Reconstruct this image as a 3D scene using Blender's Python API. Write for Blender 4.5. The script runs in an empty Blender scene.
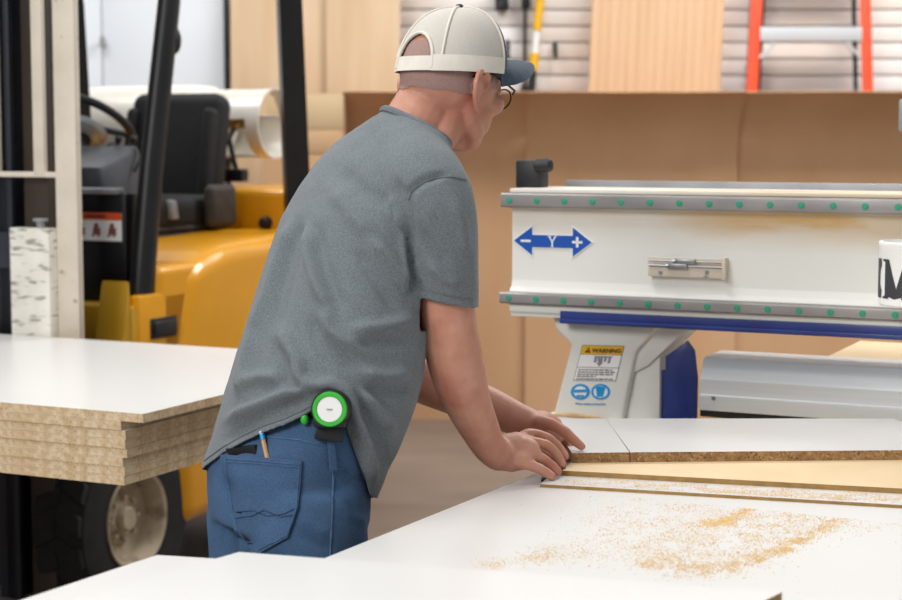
import bpy, bmesh, math, random
from mathutils import Vector, Matrix, noise
from mathutils.bvhtree import BVHTree
random.seed(7)
V=Vector
SC=bpy.context.scene
COL=SC.collection
sin,cos,pi,rad=math.sin,math.cos,math.pi,math.radians
# ---------------------------------------------------------------- camera geometry
F=1750.0; CX,CY=451.0,300.0; CAMH=1.5
PITCH=math.atan(165/1750)
CP,SP=cos(PITCH),sin(PITCH)
CAM=V((0,0,CAMH))
def ray(u,v):
    x=(u-CX)/F; y=(CY-v)/F
    return V((x,CP+y*SP,-SP+y*CP))
def PY(u,v,Y):
    d=ray(u,v); return CAM+d*(Y/d.y)
def PZ(u,v,z):
    d=ray(u,v); return CAM+d*((z-CAMH)/d.z)
def pix(p):
    q=p-CAM
    zf=q.y*CP-q.z*SP; yu=q.y*SP+q.z*CP
    return (CX+F*q.x/zf, CY-F*yu/zf)
AZ=rad(25.6)
RZ=Matrix.Rotation(-AZ,4,'Z')        # shop axes: x = along the gantry, y = away
RZI=RZ.inverted()
I4=Matrix.Identity(4)
def RD(r,d,z): return RZ@V((r,d,z))
def toRD(p): return RZI@V(p)
# ---------------------------------------------------------------- objects
WM={}
def tag(o,label=None,cat=None,group=None,kind=None):
    if label: o['label']=label
    if cat: o['category']=cat
    if group: o['group']=group
    if kind: o['kind']=kind
    return o
def empty(name,label,cat,loc=(0,0,0),rot=I4,group=None):
    """loc is in the frame rot"""
    o=bpy.data.objects.new(name,None); COL.objects.link(o)
    o.empty_display_size=.1
    m=rot@Matrix.Translation(V(loc)); o.matrix_basis=m; WM[o.name]=m
    return tag(o,label,cat,group)
class MB:
    def __init__(s): s.bm=bmesh.new()
    def _merge(s,b,mi=None):
        if mi is not None:
            for f in b.faces: f.material_index=mi
        me=bpy.data.meshes.new('t'); b.to_mesh(me); b.free(); s.bm.from_mesh(me); bpy.data.meshes.remove(me)
    def hexa(s,p,bev=0,seg=2,mi=None):
        """p: 8 points, bottom ring 4 then top ring 4 (ccw from above)"""
        b=bmesh.new(); q=[b.verts.new(V(x)) for x in p]
        for f in ((3,2,1,0),(4,5,6,7),(0,1,5,4),(1,2,6,5),(2,3,7,6),(3,0,4,7)): b.faces.new([q[i] for i in f])
        bmesh.ops.recalc_face_normals(b,faces=b.faces)
        if bev>0: bmesh.ops.bevel(b,geom=list(b.edges),offset=bev,segments=seg,profile=.5,affect='EDGES')
        s._merge(b,mi); return s
    def box(s,x0,x1,y0,y1,z0,z1,bev=0,seg=2,M=None,mi=None):
        p=[(x0,y0,z0),(x1,y0,z0),(x1,y1,z0),(x0,y1,z0),(x0,y0,z1),(x1,y0,z1),(x1,y1,z1),(x0,y1,z1)]
        if M: p=[M@V(a) for a in p]
        return s.hexa(p,bev,seg,mi)
    def prism(s,pts,axis,a0,a1,bev=0,seg=2,M=None,mi=None):
        """pts 2D outline in the two other axes (cyclic order y,z / x,z / x,y)"""
        def mk(a,b_,t):
            q={'x':(t,a,b_),'y':(a,t,b_),'z':(a,b_,t)}[axis]
            return M@V(q) if M else V(q)
        b=bmesh.new()
        lo=[b.verts.new(mk(x,y,a0)) for x,y in pts]; hi=[b.verts.new(mk(x,y,a1)) for x,y in pts]
        n=len(pts)
        b.faces.new(lo); b.faces.new(hi)
        for i in range(n): b.faces.new([lo[i],lo[(i+1)%n],hi[(i+1)%n],hi[i]])
        bmesh.ops.recalc_face_normals(b,faces=b.faces)
        if bev>0: bmesh.ops.bevel(b,geom=list(b.edges),offset=bev,segments=seg,profile=.5,affect='EDGES')
        s._merge(b,mi); return s
    def rings(s,rings,caps=True,closed=False,mi=None):
        b=bmesh.new(); R=[[b.verts.new(V(p)) for p in r] for r in rings]
        n=len(R[0]); m=len(R)
        for i in range(m if closed else m-1):
            A,B=R[i],R[(i+1)%m]
            for j in range(n):
                b.faces.new([A[j],A[(j+1)%n],B[(j+1)%n],B[j]])
        if caps and not closed:
            b.faces.new(list(reversed(R[0]))); b.faces.new(R[-1])
        bmesh.ops.recalc_face_normals(b,faces=b.faces)
        s._merge(b,mi); return s
    def tube(s,path,r,n=12,closed=False,caps=True,flat=None,mi=None):
        """path of points; r number or list; flat=(normal,ratio) squashes along normal"""
        P=[V(p) for p in path]; m=len(P); rr=r if isinstance(r,(list,tuple)) else [r]*m
        rings=[]; prev=None
        for i in range(m):
            if closed: t=(P[(i+1)%m]-P[i-1])
            else: t=P[min(i+1,m-1)]-P[max(i-1,0)]
            t.normalize()
            if prev is None:
                a=V((0,0,1)) if abs(t.z)<.9 else V((1,0,0))
                x=t.cross(a).normalized()
            else: x=(prev-t*prev.dot(t)).normalized()
            prev=x; y=t.cross(x)
            ring=[]
            for k in range(n):
                an=2*pi*k/n; d=(x*cos(an)+y*sin(an))*rr[i]
                if flat: d=d-flat[0]*(d.dot(flat[0])*(1-flat[1]))
                ring.append(P[i]+d)
            rings.append(ring)
        return s.rings(rings,caps,closed,mi)
    def cyl(s,p0,p1,r0,r1=None,n=24,bev=0,mi=None):
        p0,p1=V(p0),V(p1); r1=r0 if r1 is None else r1
        L=(p1-p0)
        if bev>0:
            t=L.normalized()
            return s.tube([p0,p0+t*1e-5,p0+t*bev,p1-t*bev,p1-t*1e-5,p1],[max(r0-bev,1e-4),max(r0-bev*.95,1e-4),r0,r1,max(r1-bev*.95,1e-4),max(r1-bev,1e-4)],n,mi=mi)
        return s.tube([p0,p1],[r0,r1],n,mi=mi)
    def lathe(s,prof,c,ax,n=48,closed=False,mi=None):
        """prof list of (radius, height along ax)"""
        ax=V(ax).normalized(); a=V((0,0,1)) if abs(ax.z)<.9 else V((1,0,0))
        x=ax.cross(a).normalized(); y=ax.cross(x); c=V(c)
        rings=[[c+ax*h+(x*cos(2*pi*k/n)+y*sin(2*pi*k/n))*max(r,1e-5) for k in range(n)] for r,h in prof]
        return s.rings(rings,not closed,closed,mi)
    def ell(s,c,ra,M=None,nu=24,nv=14,mi=None):
        c=V(c); rings=[]
        for i in range(1,nv):
            th=pi*i/nv; ring=[]
            for k in range(nu):
                ph=2*pi*k/nu
                p=V((ra[0]*sin(th)*cos(ph),ra[1]*sin(th)*sin(ph),-ra[2]*cos(th)))
                if M: p=M@p
                ring.append(c+p)
            rings.append(ring)
        return s.rings(rings,True,mi=mi)
    def poly(s,pts,mi=None):
        q=[s.bm.verts.new(V(p)) for p in pts]
        f=s.bm.faces.new(q)
        if mi is not None: f.material_index=mi
        return s
def part(mb,name,mat,parent=None,rot=I4,smooth=True,label=None,cat=None,group=None,kind=None,ang=35):
    if isinstance(mb,MB):
        me=bpy.data.meshes.new(name); mb.bm.to_mesh(me); mb.bm.free()
    else: me=mb
    co=[v.co for v in me.vertices]
    lo=V([min(c[i] for c in co) for i in range(3)]); hi=V([max(c[i] for c in co) for i in range(3)])
    c=(lo+hi)/2
    if parent is None: c.z=lo.z
    me.transform(Matrix.Translation(-c))
    for m in (mat if isinstance(mat,(list,tuple)) else [mat]): me.materials.append(m)
    if smooth:
        me.polygons.foreach_set('use_smooth',[True]*len(me.polygons))
        me.set_sharp_from_angle(angle=rad(ang))
    me.update()
    o=bpy.data.objects.new(name,me); COL.objects.link(o)
    mw=rot@Matrix.Translation(c); WM[o.name]=mw
    if parent is not None:
        o.parent=parent; o.matrix_basis=WM[parent.name].inverted()@mw
    else: o.matrix_basis=mw
    return tag(o,label,cat,group,kind)
def copy_tree(o,delta,parent=None):
    """copy of a thing with its parts, moved by the world matrix delta"""
    c=o.copy(); COL.objects.link(c); WM[c.name]=delta@WM[o.name]
    if parent is None: c.matrix_basis=delta@WM[o.name]
    else: c.parent=parent
    for ch in list(o.children): copy_tree(ch,delta,c)
    return c
def remesh(mb,voxel,smooth=0):
    me=bpy.data.meshes.new('r'); mb.bm.to_mesh(me); mb.bm.free()
    o=bpy.data.objects.new('r',me); COL.objects.link(o)
    m=o.modifiers.new('r','REMESH'); m.mode='VOXEL'; m.voxel_size=voxel
    if smooth:
        s=o.modifiers.new('s','SMOOTH'); s.factor=.5; s.iterations=smooth
    dg=bpy.context.evaluated_depsgraph_get(); dg.update()
    out=bpy.data.meshes.new_from_object(o.evaluated_get(dg))
    bpy.data.objects.remove(o); bpy.data.meshes.remove(me)
    return out
def text_mb(s,size,M,extrude=.0004,bold=0):
    """flat lettering with its baseline centre at M's origin, x right, y up, z out"""
    cu=bpy.data.curves.new('t','FONT'); cu.body=s; cu.size=size; cu.align_x='CENTER'; cu.extrude=extrude; cu.offset=bold; cu.resolution_u=2
    o=bpy.data.objects.new('t',cu); COL.objects.link(o)
    dg=bpy.context.evaluated_depsgraph_get(); dg.update()
    me=bpy.data.meshes.new_from_object(o.evaluated_get(dg)); me.transform(M)
    mb=MB(); mb.bm.from_mesh(me)
    bpy.data.objects.remove(o); bpy.data.meshes.remove(me)
    return mb
# ---------------------------------------------------------------- materials
def lin(h):
    h=h.lstrip('#'); o=[]
    for i in (0,2,4):
        c=int(h[i:i+2],16)/255; o.append(c/12.92 if c<=.04045 else ((c+.055)/1.055)**2.4)
    return (*o,1)
def nd(nt,t,**k):
    n=nt.nodes.new(t)
    for a,b in k.items():
        if a in n.inputs: n.inputs[a].default_value=b
        else: setattr(n,a,b)
    return n
def mat(name,col,col2=None,scale=8,rough=.5,metal=0,bump=0,bscale=None,detail=4,stretch=(1,1,1),rvar=0,lo=.35,hi=.65,spec=.5,coat=0,sheen=0,trans=0,sss=0):
    m=bpy.data.materials.new(name); m.use_nodes=True; nt=m.node_tree; b=nt.nodes['Principled BSDF']
    b.inputs['Roughness'].default_value=rough; b.inputs['Metallic'].default_value=metal
    b.inputs['Specular IOR Level'].default_value=spec; b.inputs['Coat Weight'].default_value=coat
    b.inputs['Coat Roughness'].default_value=.1
    b.inputs['Sheen Weight'].default_value=sheen; b.inputs['Transmission Weight'].default_value=trans
    if sss:
        b.inputs['Subsurface Weight'].default_value=sss; b.inputs['Subsurface Radius'].default_value=(.012,.005,.003); b.inputs['Subsurface Scale'].default_value=1
    tc=nd(nt,'ShaderNodeTexCoord'); mp=nd(nt,'ShaderNodeMapping'); mp.inputs['Scale'].default_value=stretch
    nt.links.new(tc.outputs['Object'],mp.inputs['Vector'])
    n=nd(nt,'ShaderNodeTexNoise',Scale=scale,Detail=detail); nt.links.new(mp.outputs[0],n.inputs['Vector'])
    r=nd(nt,'ShaderNodeValToRGB'); r.color_ramp.elements[0].position=lo; r.color_ramp.elements[1].position=hi
    r.color_ramp.elements[0].color=lin(col); r.color_ramp.elements[1].color=lin(col2 or col)
    nt.links.new(n.outputs['Fac'],r.inputs[0]); nt.links.new(r.outputs[0],b.inputs['Base Color'])
    if rvar:
        mr=nd(nt,'ShaderNodeMapRange'); mr.inputs['To Min'].default_value=rough-rvar; mr.inputs['To Max'].default_value=rough+rvar
        nt.links.new(n.outputs['Fac'],mr.inputs[0]); nt.links.new(mr.outputs[0],b.inputs['Roughness'])
    if bump:
        n2=nd(nt,'ShaderNodeTexNoise',Scale=bscale or scale*4,Detail=5); nt.links.new(mp.outputs[0],n2.inputs['Vector'])
        bp=nd(nt,'ShaderNodeBump',Strength=bump,Distance=.004); nt.links.new(n2.outputs['Fac'],bp.inputs['Height']); nt.links.new(bp.outputs[0],b.inputs['Normal'])
    return m
def overlay(m,col,scale,lo,hi,stretch=(1,1,1),detail=6,amount=1,kind='noise'):
    """adds a second layer of spots or wear over a material's colour"""
    nt=m.node_tree; b=nt.nodes['Principled BSDF']
    src=b.inputs['Base Color'].links[0].from_socket
    tc=nd(nt,'ShaderNodeTexCoord'); mp=nd(nt,'ShaderNodeMapping'); mp.inputs['Scale'].default_value=stretch
    mp.inputs['Location'].default_value=(3.1,1.7,.4)
    nt.links.new(tc.outputs['Object'],mp.inputs['Vector'])
    n=nd(nt,'ShaderNodeTexNoise',Scale=scale,Detail=detail) if kind=='noise' else nd(nt,'ShaderNodeTexVoronoi',Scale=scale)
    nt.links.new(mp.outputs[0],n.inputs['Vector'])
    mr=nd(nt,'ShaderNodeMapRange'); mr.inputs['From Min'].default_value=lo; mr.inputs['From Max'].default_value=hi; mr.inputs['To Max'].default_value=amount
    nt.links.new(n.outputs[0],mr.inputs[0])
    mx=nd(nt,'ShaderNodeMix'); mx.data_type='RGBA'; mx.inputs[7].default_value=lin(col)
    nt.links.new(mr.outputs[0],mx.inputs[0]); nt.links.new(src,mx.inputs[6]); nt.links.new(mx.outputs[2],b.inputs['Base Color'])
    return m
m_melamine=mat('white_melamine','#dddbd8',None,3,.30)
m_chip=mat('chipboard_edge','#cbac82','#e3cdab',60,.85,bump=.25,bscale=300)
overlay(m_chip,'#6e5033',260,.60,.70,detail=3,amount=.75)
overlay(m_chip,'#efe0c4',180,.62,.72,detail=2,amount=.7)
m_chipd=mat('chipboard_raw_edge','#8d6a43','#ad8a5f',70,.85,bump=.3,bscale=300)
overlay(m_chipd,'#54391f',220,.55,.68,detail=3,amount=.8)
overlay(m_chipd,'#d9bb8b',200,.62,.72,detail=2,amount=.8)
m_mdf=mat('tan_mdf','#d9bd92','#e0c8a0',5,.7)
m_mdfedge=mat('mdf_edge','#92713f','#a5834f',40,.8)
m_saw=mat('sawdust','#d9b275','#eaca98',80,.95)
m_yel=mat('yellow_paint','#d69200','#de9a00',4,.32,coat=.35)
overlay(m_yel,'#94701f',9,.66,.85,amount=.3)
m_yeld=mat('yellow_paint_dull','#b98a12','#c49822',6,.5)
m_blackp=mat('black_plastic','#0f0f11','#18181b',12,.5)
m_blackm=mat('black_paint','#0c0c0e','#141417',8,.38,bump=.04)
m_mast=mat('mast_steel','#1d1e24','#2c2f38',14,.42,metal=.2,stretch=(1,1,.15))
m_mastb=mat('mast_rail_greased','#2a211b','#3c2f26',10,.5,stretch=(1,1,.15))
m_cream=mat('cream_paint','#cdc2b2','#d8cdbd',7,.5); overlay(m_cream,'#8a7a66',30,.66,.75,amount=.8)
m_scuff=mat('scuffed_white_paint','#d7d2c7','#e2ded3',12,.6)
overlay(m_scuff,'#5d5852',16,.54,.64,stretch=(1,1,5),detail=9,amount=.7)
m_rubber=mat('tyre_rubber','#0f0f10','#1c1b1b',20,.8,bump=.2)
m_rim=mat('dusty_cream_wheel','#a3937c','#b6a78f',10,.65); overlay(m_rim,'#5b4a38',16,.55,.7,amount=.7)
m_seat=mat('black_seat_fabric','#0c0c0e','#141417',40,.75,bump=.2)
m_bellow=mat('seat_bellows','#2a2622','#3a342e',20,.7)
m_tank=mat('white_tank_paint','#dcd6ca','#e8e3d9',6,.3,coat=.3); overlay(m_tank,'#a98f6d',10,.6,.8,amount=.5)
m_steel=mat('steel','#8f9094','#a7a8ac',30,.35,metal=.85,stretch=(.2,1,1),bump=.05)
m_railst=mat('ground_steel_rail','#8b8787','#a19d9b',18,.38,metal=.25,stretch=(.3,1,1))
m_alu=mat('brushed_aluminium','#c9cdd0','#d3d7d9',10,.4,metal=.2,stretch=(.1,1,6))
m_cnc=mat('white_machine_paint','#e0e0da','#e7e6e0',3,.42)
m_blue=mat('blue_paint','#1d2f74','#233882',10,.38,coat=.2)
m_green=mat('green_plug','#1f8a68','#279a76',20,.5)
m_decalw=mat('decal_white','#f0f0ee',None,5,.35)
m_decalb=mat('decal_blue','#0b4fa8','#0d55b2',5,.35)
m_cyan=mat('decal_cyan','#1295d6','#1a9bdb',5,.35)
m_decaly=mat('decal_amber','#eab117','#edb720',5,.35)
m_decalk=mat('decal_black','#1c1c1e',None,5,.4)
m_decalr=mat('decal_orange','#e2562c','#e65c31',5,.4)
m_decalmr=mat('decal_maroon','#7c4440','#8a504b',30,.5)
m_grey=mat('grey_paint','#8c8d90','#98999b',12,.45,metal=.2)
m_kraft=mat('kraft_cardboard','#bf9770','#c8a07c',2.2,.85,bump=.05,bscale=60,stretch=(1,1,.4))
m_kraft2=mat('light_cardboard','#c7a079','#cfaa84',2.2,.85)
m_kraft3=mat('yellowish_cardboard','#cfb489','#d6bd95',3,.85)
m_kraftd=mat('cardboard_cut_edge','#6f5033','#7c5b3d',40,.9)
m_ply=mat('pale_plywood','#cbac88','#d4b999',3,.7,stretch=(4,1,.4))
m_floor=mat('concrete_floor','#74655a','#85766a',1.2,.55,bump=.05,bscale=30,detail=8); overlay(m_floor,'#5f5249',.9,.52,.68,stretch=(.5,2,1),amount=.6)
m_orange=mat('orange_fibreglass','#df4a26','#e5532d',10,.45)
m_skin=mat('skin','#b98069','#c7917b',22,.5,bump=.12,bscale=160,sss=.08)
overlay(m_skin,'#ac6050',13,.52,.72,amount=.55)
m_stub=mat('cropped_grey_hair','#b08d82','#9b807a',500,.8,bump=.5,bscale=900,detail=2)
m_shirt=mat('heather_grey_cotton','#5b6165','#757d81',420,.92,bump=.25,bscale=700,detail=2,sheen=.15,lo=.3,hi=.7)
m_collar=mat('ribbed_grey_cotton','#62676d','#6f757b',420,.92,bump=.2,bscale=500)
m_denim=mat('blue_denim','#385679','#4b6c91',6,.88,bump=.3,bscale=900,detail=8,lo=.3,hi=.7)
overlay(m_denim,'#223a58',700,.5,.62,detail=1,amount=.6)
overlay(m_denim,'#6d8aa8',5,.58,.8,stretch=(1,1,.6),amount=.45)
m_denimseam=mat('denim_seam','#3d5b7e','#55769b',60,.9,bump=.3,bscale=600)
m_thread=mat('dark_thread','#22344c',None,50,.9)
m_capw=mat('cream_cap_mesh','#bfb9b0','#cdc7bd',900,.85,bump=.3,bscale=1200,detail=1)
m_capc=mat('cream_cap_cotton','#d9d3c8','#e0dacf',40,.85)
m_capn=mat('slate_blue_cap_cotton','#2e3e4e','#384a5b',60,.8,bump=.15)
m_glass=mat('spectacle_lens','#ffffff',None,5,.03,trans=1)
m_lime=mat('green_tape_plastic','#2fae2f','#3bbd3a',20,.4)
m_wood=mat('pencil_wood','#c99c6c',None,20,.6)
# ================================================================ the shop
WY=9.6
def X(u,Y): return PY(u,135,Y).x
def Z(v,Y): return PY(451,v,Y).z
st=dict(kind='structure')
part(MB().box(-9,7,-3,10,-.1,0),'floor',m_floor,smooth=False,**st)
m_wallp=mat('wall_paint','#d7d0c6','#dcd6cd',2,.7)
part(MB().box(-9,7,WY+.03,WY+.15,0,4.6),'wall_back',m_wallp,smooth=False,**st)
# slatted board cladding: overlapping rails with open grooves between
m_slat=mat('slat_board','#efecea','#ecdccf',1.1,.55,lo=.45,hi=.65)
mb=MB(); pitch=16.1/1750*WY; zl=Z(9.8,WY)
for k in range(-26,12):
    z0=zl+k*pitch
    if z0<.05: continue
    mb.box(X(380,WY),X(1010,WY),WY-.012,WY+.03,z0+.0045,z0+pitch-.0045,bev=.002)
part(mb,'wall_back_slat_cladding',m_slat,**st)
# tall white door panels at the left
m_door=mat('white_door_panel','#dfe5ec','#e5eaf0',2,.4)
d=empty('door_1',None,None,(X(90,9.55),9.55,0)); tag(d,kind='structure')
for a,b in ((-70,104.6),(105.4,226)):
    part(MB().box(X(a,9.5),X(b,9.5),9.46,9.52,.02,3.6,bev=.006),'door_leaf',m_door,d)
part(MB().box(X(226,9.5),X(229.5,9.5),9.45,9.56,0,3.7,bev=.004),'door_jamb',m_blackm,d)
part(MB().cyl((X(105,9.45),9.42,Z(42,9.45)-.03),(X(105,9.45),9.42,Z(42,9.45)+.03),.012,bev=.003).box(X(105,9.45)-.008,X(105,9.45)+.008,9.42,9.47,Z(42,9.45)-.01,Z(42,9.45)+.01),'door_latch',m_grey,d)
# upright sheets against the wall
def sheet_up(u0,u1,Y,ztop,th,mt,name,label,cat,group=None,tilt=0,lean=.10):
    x0,x1=X(u0,Y),X(u1,Y)
    M=Matrix.Translation((x0,Y,0))@Matrix.Rotation(tilt,4,'Y')@Matrix.Rotation(-lean/ztop,4,'X')
    return part(MB().box(0,x1-x0,-th/2,th/2,0,ztop,bev=.001,M=M),name,mt,label=label,cat=cat,group=group)
sheet_up(230,337,9.30,2.45,.012,m_ply,'plywood_sheet','tall pale plywood sheet standing next to the white door','plywood sheet','plywood sheets against the wall')
sheet_up(326,400,9.27,2.5,.012,m_ply,'plywood_sheet','tall pale plywood sheet standing behind the left end of the brown cardboard','plywood sheet','plywood sheets against the wall')
# cardboard boxes below them
def carton(u0,u1,v0,v1,Y,dep,mt,label,z0=None):
    x0,x1=X(u0,Y),X(u1,Y); zt=Z(v0,Y); zb=Z(v1,Y) if z0 is None else z0
    t=empty('cardboard_box',label,'cardboard box',((x0+x1)/2,Y+dep/2,zb),group='cardboard boxes stacked by the wall')
    part(MB().box(x0,x1,Y,Y+dep,zb,zt-.004,bev=.004),'body',mt,t)
    m=(Y+dep/2)
    part(MB().box(x0+.002,x1-.002,Y+.001,m-.002,zt-.004,zt,bev=.001),'flap',mt,t)
    part(MB().box(x0+.002,x1-.002,m+.002,Y+dep-.001,zt-.004,zt,bev=.001),'flap',mt,t)
    return t
carton(262,342,154,0,8.72,.40,m_kraft,'brown cardboard box at the bottom of the stack behind the forklift',z0=0)
carton(256,342,129.3,153.7,8.72,.40,m_kraft2,'pale pinkish cardboard box in the middle of the stack behind the forklift')
carton(268,342,93,129,8.72,.38,m_kraft3,'small yellowish cardboard box on top of the stack behind the forklift')
# big brown cardboard sheets with a top curl added to shade their upper band
def kraft(u0,u1,Y,v_top,label,seed):
    x0,x1=X(u0,Y),X(u1,Y); zt=Z(v_top,Y-.26)
    prof=[(0,0),(.02,.5),(.03,1.0),(.03,1.40),(.01,1.50),(-.05,1.58),(-.13,1.645),(-.20,1.69),(-.26,zt)]
    n=max(8,int((x1-x0)/.06)); rings=[]
    for i in range(n+1):
        x=x0+(x1-x0)*i/n
        w=[.006*noise.noise(V((x*1.3,z*1.1,seed))) for y,z in prof]
        dz=.006*noise.noise(V((x*3.0,seed*2.3,.5)))
        fr=[V((x,Y+y+ww,z+(dz if j==len(prof)-1 else 0))) for j,((y,z),ww) in enumerate(zip(prof,w))]
        bk=[p+V((0,.009,.004)) for p in reversed(fr)]
        rings.append(fr+bk)
    return part(MB().rings(rings),'cardboard_sheet',m_kraft,label=label,cat='cardboard sheet',group='brown cardboard sheets along the back wall')
kraft(346,528,9.16,92,'brown cardboard sheet behind the man and his arms',1.0)
kraft(526,739,9.13,92,'brown cardboard sheet behind the white machine post and blue arrow sign',2.0)
kraft(737,1010,9.16,92,'brown cardboard sheet below the orange ladder',3.0)
# grooved board
Yb=9.36; x0,x1=X(588,Yb),X(720,Yb); prof=[]; n=14; wd=(x1-x0)/n
for i in range(n):
    a=x0+i*wd
    prof+=[(a+.004,Yb),(a+wd-.012,Yb),(a+wd-.008,Yb+.005),(a+wd-.002,Yb+.005)]
prof+=[(x1,Yb+.016),(x0,Yb+.016)]
m_bead=mat('beadboard','#d6b08a','#ddb995',3,.65,stretch=(6,1,.4))
part(MB().prism(prof,'z',0,2.5,M=Matrix.Translation((0,0,0))@Matrix.Shear('XZ',4,(0.0,0)) if False else Matrix.Translation((x0,Yb,1.75))@Matrix.Rotation(rad(2),4,'Y')@Matrix.Translation((-x0,-Yb,-1.70))),'grooved_board',m_bead,label='tall tan vertically grooved board standing left of the orange ladder',cat='board')
# step ladder, folded and leaning
lad=empty('step_ladder','orange fibreglass step ladder with aluminium steps leaning on the slatted wall','ladder',(X(806,9.3),9.3,0))
def lp(u0,v0,u1,v1,z):
    Y=9.38; a,b=PY(u0,v0,Y),PY(u1,v1,Y); t=(z-a.z)/(b.z-a.z); return a.x+(b.x-a.x)*t
for (u0,u1,sg) in ((751.5,757,1),(866.5,865,-1)):
    xa,xb=lp(u0,92,u1,0,0.0),lp(u0,92,u1,0,2.75)
    mb=MB(); h=.029
    for (dx0,dx1,dy0,dy1) in ((-h,h,-.004,.004),(-h,-h+.008,0,.06) if sg>0 else (h-.008,h,0,.06)):
        mb.hexa([(xa+dx0,9.27+dy0,0),(xa+dx1,9.27+dy0,0),(xa+dx1,9.27+dy1,0),(xa+dx0,9.27+dy1,0),(xb+dx0,9.40+dy0,2.75),(xb+dx1,9.40+dy0,2.75),(xb+dx1,9.40+dy1,2.75),(xb+dx0,9.40+dy1,2.75)],bev=.002)
    part(mb,'front_rail',m_orange,lad)
    o=(.05*sg)
    part(MB().tube([(xa+o,9.37,0),(xb+o*.7,9.47,2.6)],.013,8),'rear_rail',m_blackm,lad)
zs=Z(33.5,9.36)
for k in range(-6,3):
    z=zs+k*.345
    if z<.2 or z>2.7: continue
    f=z/2.75; xl=lp(751.5,92,757,0,z)+.024; xr=lp(866.5,92,865,0,z)-.024; y=9.27+.13*f
    s=part(MB().box(xl,xr,y-.012,y+.085,z+.028,z+.034).box(xl,xr,y-.014,y-.008,z-.04,z+.034,bev=.002).box(xl,xr,y+.08,y+.086,z-.01,z+.034),'step',m_alu,lad)
    for sx,xx in ((1,xl),(-1,xr)): part(MB().tube([(xx,y,z-.13),(xx+sx*.09,y,z-.035)],.009,8),'step_brace',m_alu,s)
# tools hung on the cladding
Yt=9.5
t=empty('pole_tool','yellow pole with a white middle and black foot leaning on the slatted wall','pole',(X(536,Yt),Yt,1.3))
a=PY(543,-30,Yt); b=PY(531,92,Yt)
L=lambda f:a+(b-a)*f
def pp(v): return L((v+30)/122)
part(MB().tube([pp(-30),pp(30)],.024,14),'upper_grip',m_decaly,t); part(MB().tube([pp(30),pp(53)],.018,14),'shaft',m_decalw,t)
part(MB().tube([pp(53),pp(70)],[.026,.026],14),'lower_grip',m_decaly,t)
part(MB().tube([pp(70),pp(80),L((a.z-.012)/(a.z-b.z))],[.016,.022,.024],14),'foot',m_blackp,t)
t=empty('bar_clamp','long black bar clamp hanging left of the yellow pole','clamp',(X(526,Yt),Yt,1.4))
part(MB().box(X(523,Yt),X(526.5,Yt),Yt+.03,Yt+.06,Z(96,Yt),Z(-30,Yt),bev=.003),'bar',m_blackm,t)
part(MB().box(X(521,Yt),X(530,Yt),Yt+.0,Yt+.06,Z(8,Yt),Z(-14,Yt),bev=.008),'clamp_head',m_blackm,t)
part(MB().box(X(521,Yt),X(527,Yt),Yt+.0,Yt+.06,Z(92,Yt),Z(84,Yt),bev=.006),'jaw',m_blackm,t)
t=empty('drill_holder','dark tool holder near the top edge right of the cap','holder',(X(502,Yt),Yt,2.1))
part(MB().box(X(495,Yt),X(508,Yt),Yt-.06,Yt+.087,Z(10,Yt),Z(-16,Yt),bev=.01),'pouch',m_blackp,t)
part(MB().box(X(497,Yt),X(504,Yt),Yt-.07,Yt-.05,Z(11.5,Yt),Z(2,Yt),bev=.006),'flap',m_blackm,t)
def hook(u,v0,v1,label):
    x=X(u,Yt); t=part(MB().tube([(x,9.585,Z(v0,Yt)),(x,9.54,Z(v0,Yt)),(x,9.53,Z(v0+1,Yt)),(x,9.53,Z(v1,Yt)),(x,9.50,Z(v1+.5,Yt)),(x,9.49,Z(v1-3,Yt))],.011,8),'wall_hook',m_blackm,label=label,cat='hook',group='hooks on the slatted wall')
hook(507.5,41,57,'empty dark hook on the slatted wall just right of the cap')
hook(555,43,56,'empty dark hook on the slatted wall between yellow pole and grooved board')
# ================================================================ loose boards
def slab(name,pts,z0,z1,label,cat,group=None,edge=None,top=None,rot=I4,kind=None):
    """pts world xy (ccw), faced board: chip edge, top/bottom faces another material"""
    q=[rot.inverted()@V((p[0],p[1],0)) for p in pts]
    mb=MB(); mb.prism([(p.x,p.y) for p in q],'z',z0,z1)
    for f in mb.bm.faces: f.material_index=1 if abs(f.normal.z)>.7 else 0
    return part(mb,name,[edge or m_chip,top or m_melamine],smooth=False,label=label,cat=cat,group=group,rot=rot,kind=kind)
def rdpts(r0,r1,d0,d1): return [RD(r0,d0,0),RD(r1,d0,0),RD(r1,d1,0),RD(r0,d1,0)]
# stack on the forks
ST=.91; BT=.0199
fc=toRD(PZ(143,414,ST)); bc=toRD(PZ(40,335,ST))
SR,SD0,SD1=fc.x,fc.y,bc.y-.030
print('stack',fc,bc)
jit=[0,-.0565,-.047,-.047,-.045,-.054,-.051,-.052]; jd=[0,-.002,.001,-.001,.002,-.001,.001,0]
ords=['topmost white faced chipboard panel, overhanging the stack on the forklift forks','second panel from the top of the chipboard stack on the forks','third panel from the top of the chipboard stack on the forks','fourth panel from the top of the chipboard stack on the forks','fifth panel from the top of the chipboard stack on the forks','third panel from the bottom of the chipboard stack on the forks','second panel from the bottom of the chipboard stack on the forks','lowest panel of the chipboard stack, lying directly on the forks']
for k in range(8):
    z1=ST-k*BT
    slab('chipboard_panel',rdpts(SR-3.05+jit[k],SR+jit[k],SD0+jd[k],SD1+jd[k]),z1-BT+.0006,z1,ords[k],'panel','chipboard panels stacked on the forks',rot=RZ)
SBOT=ST-8*BT
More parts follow.
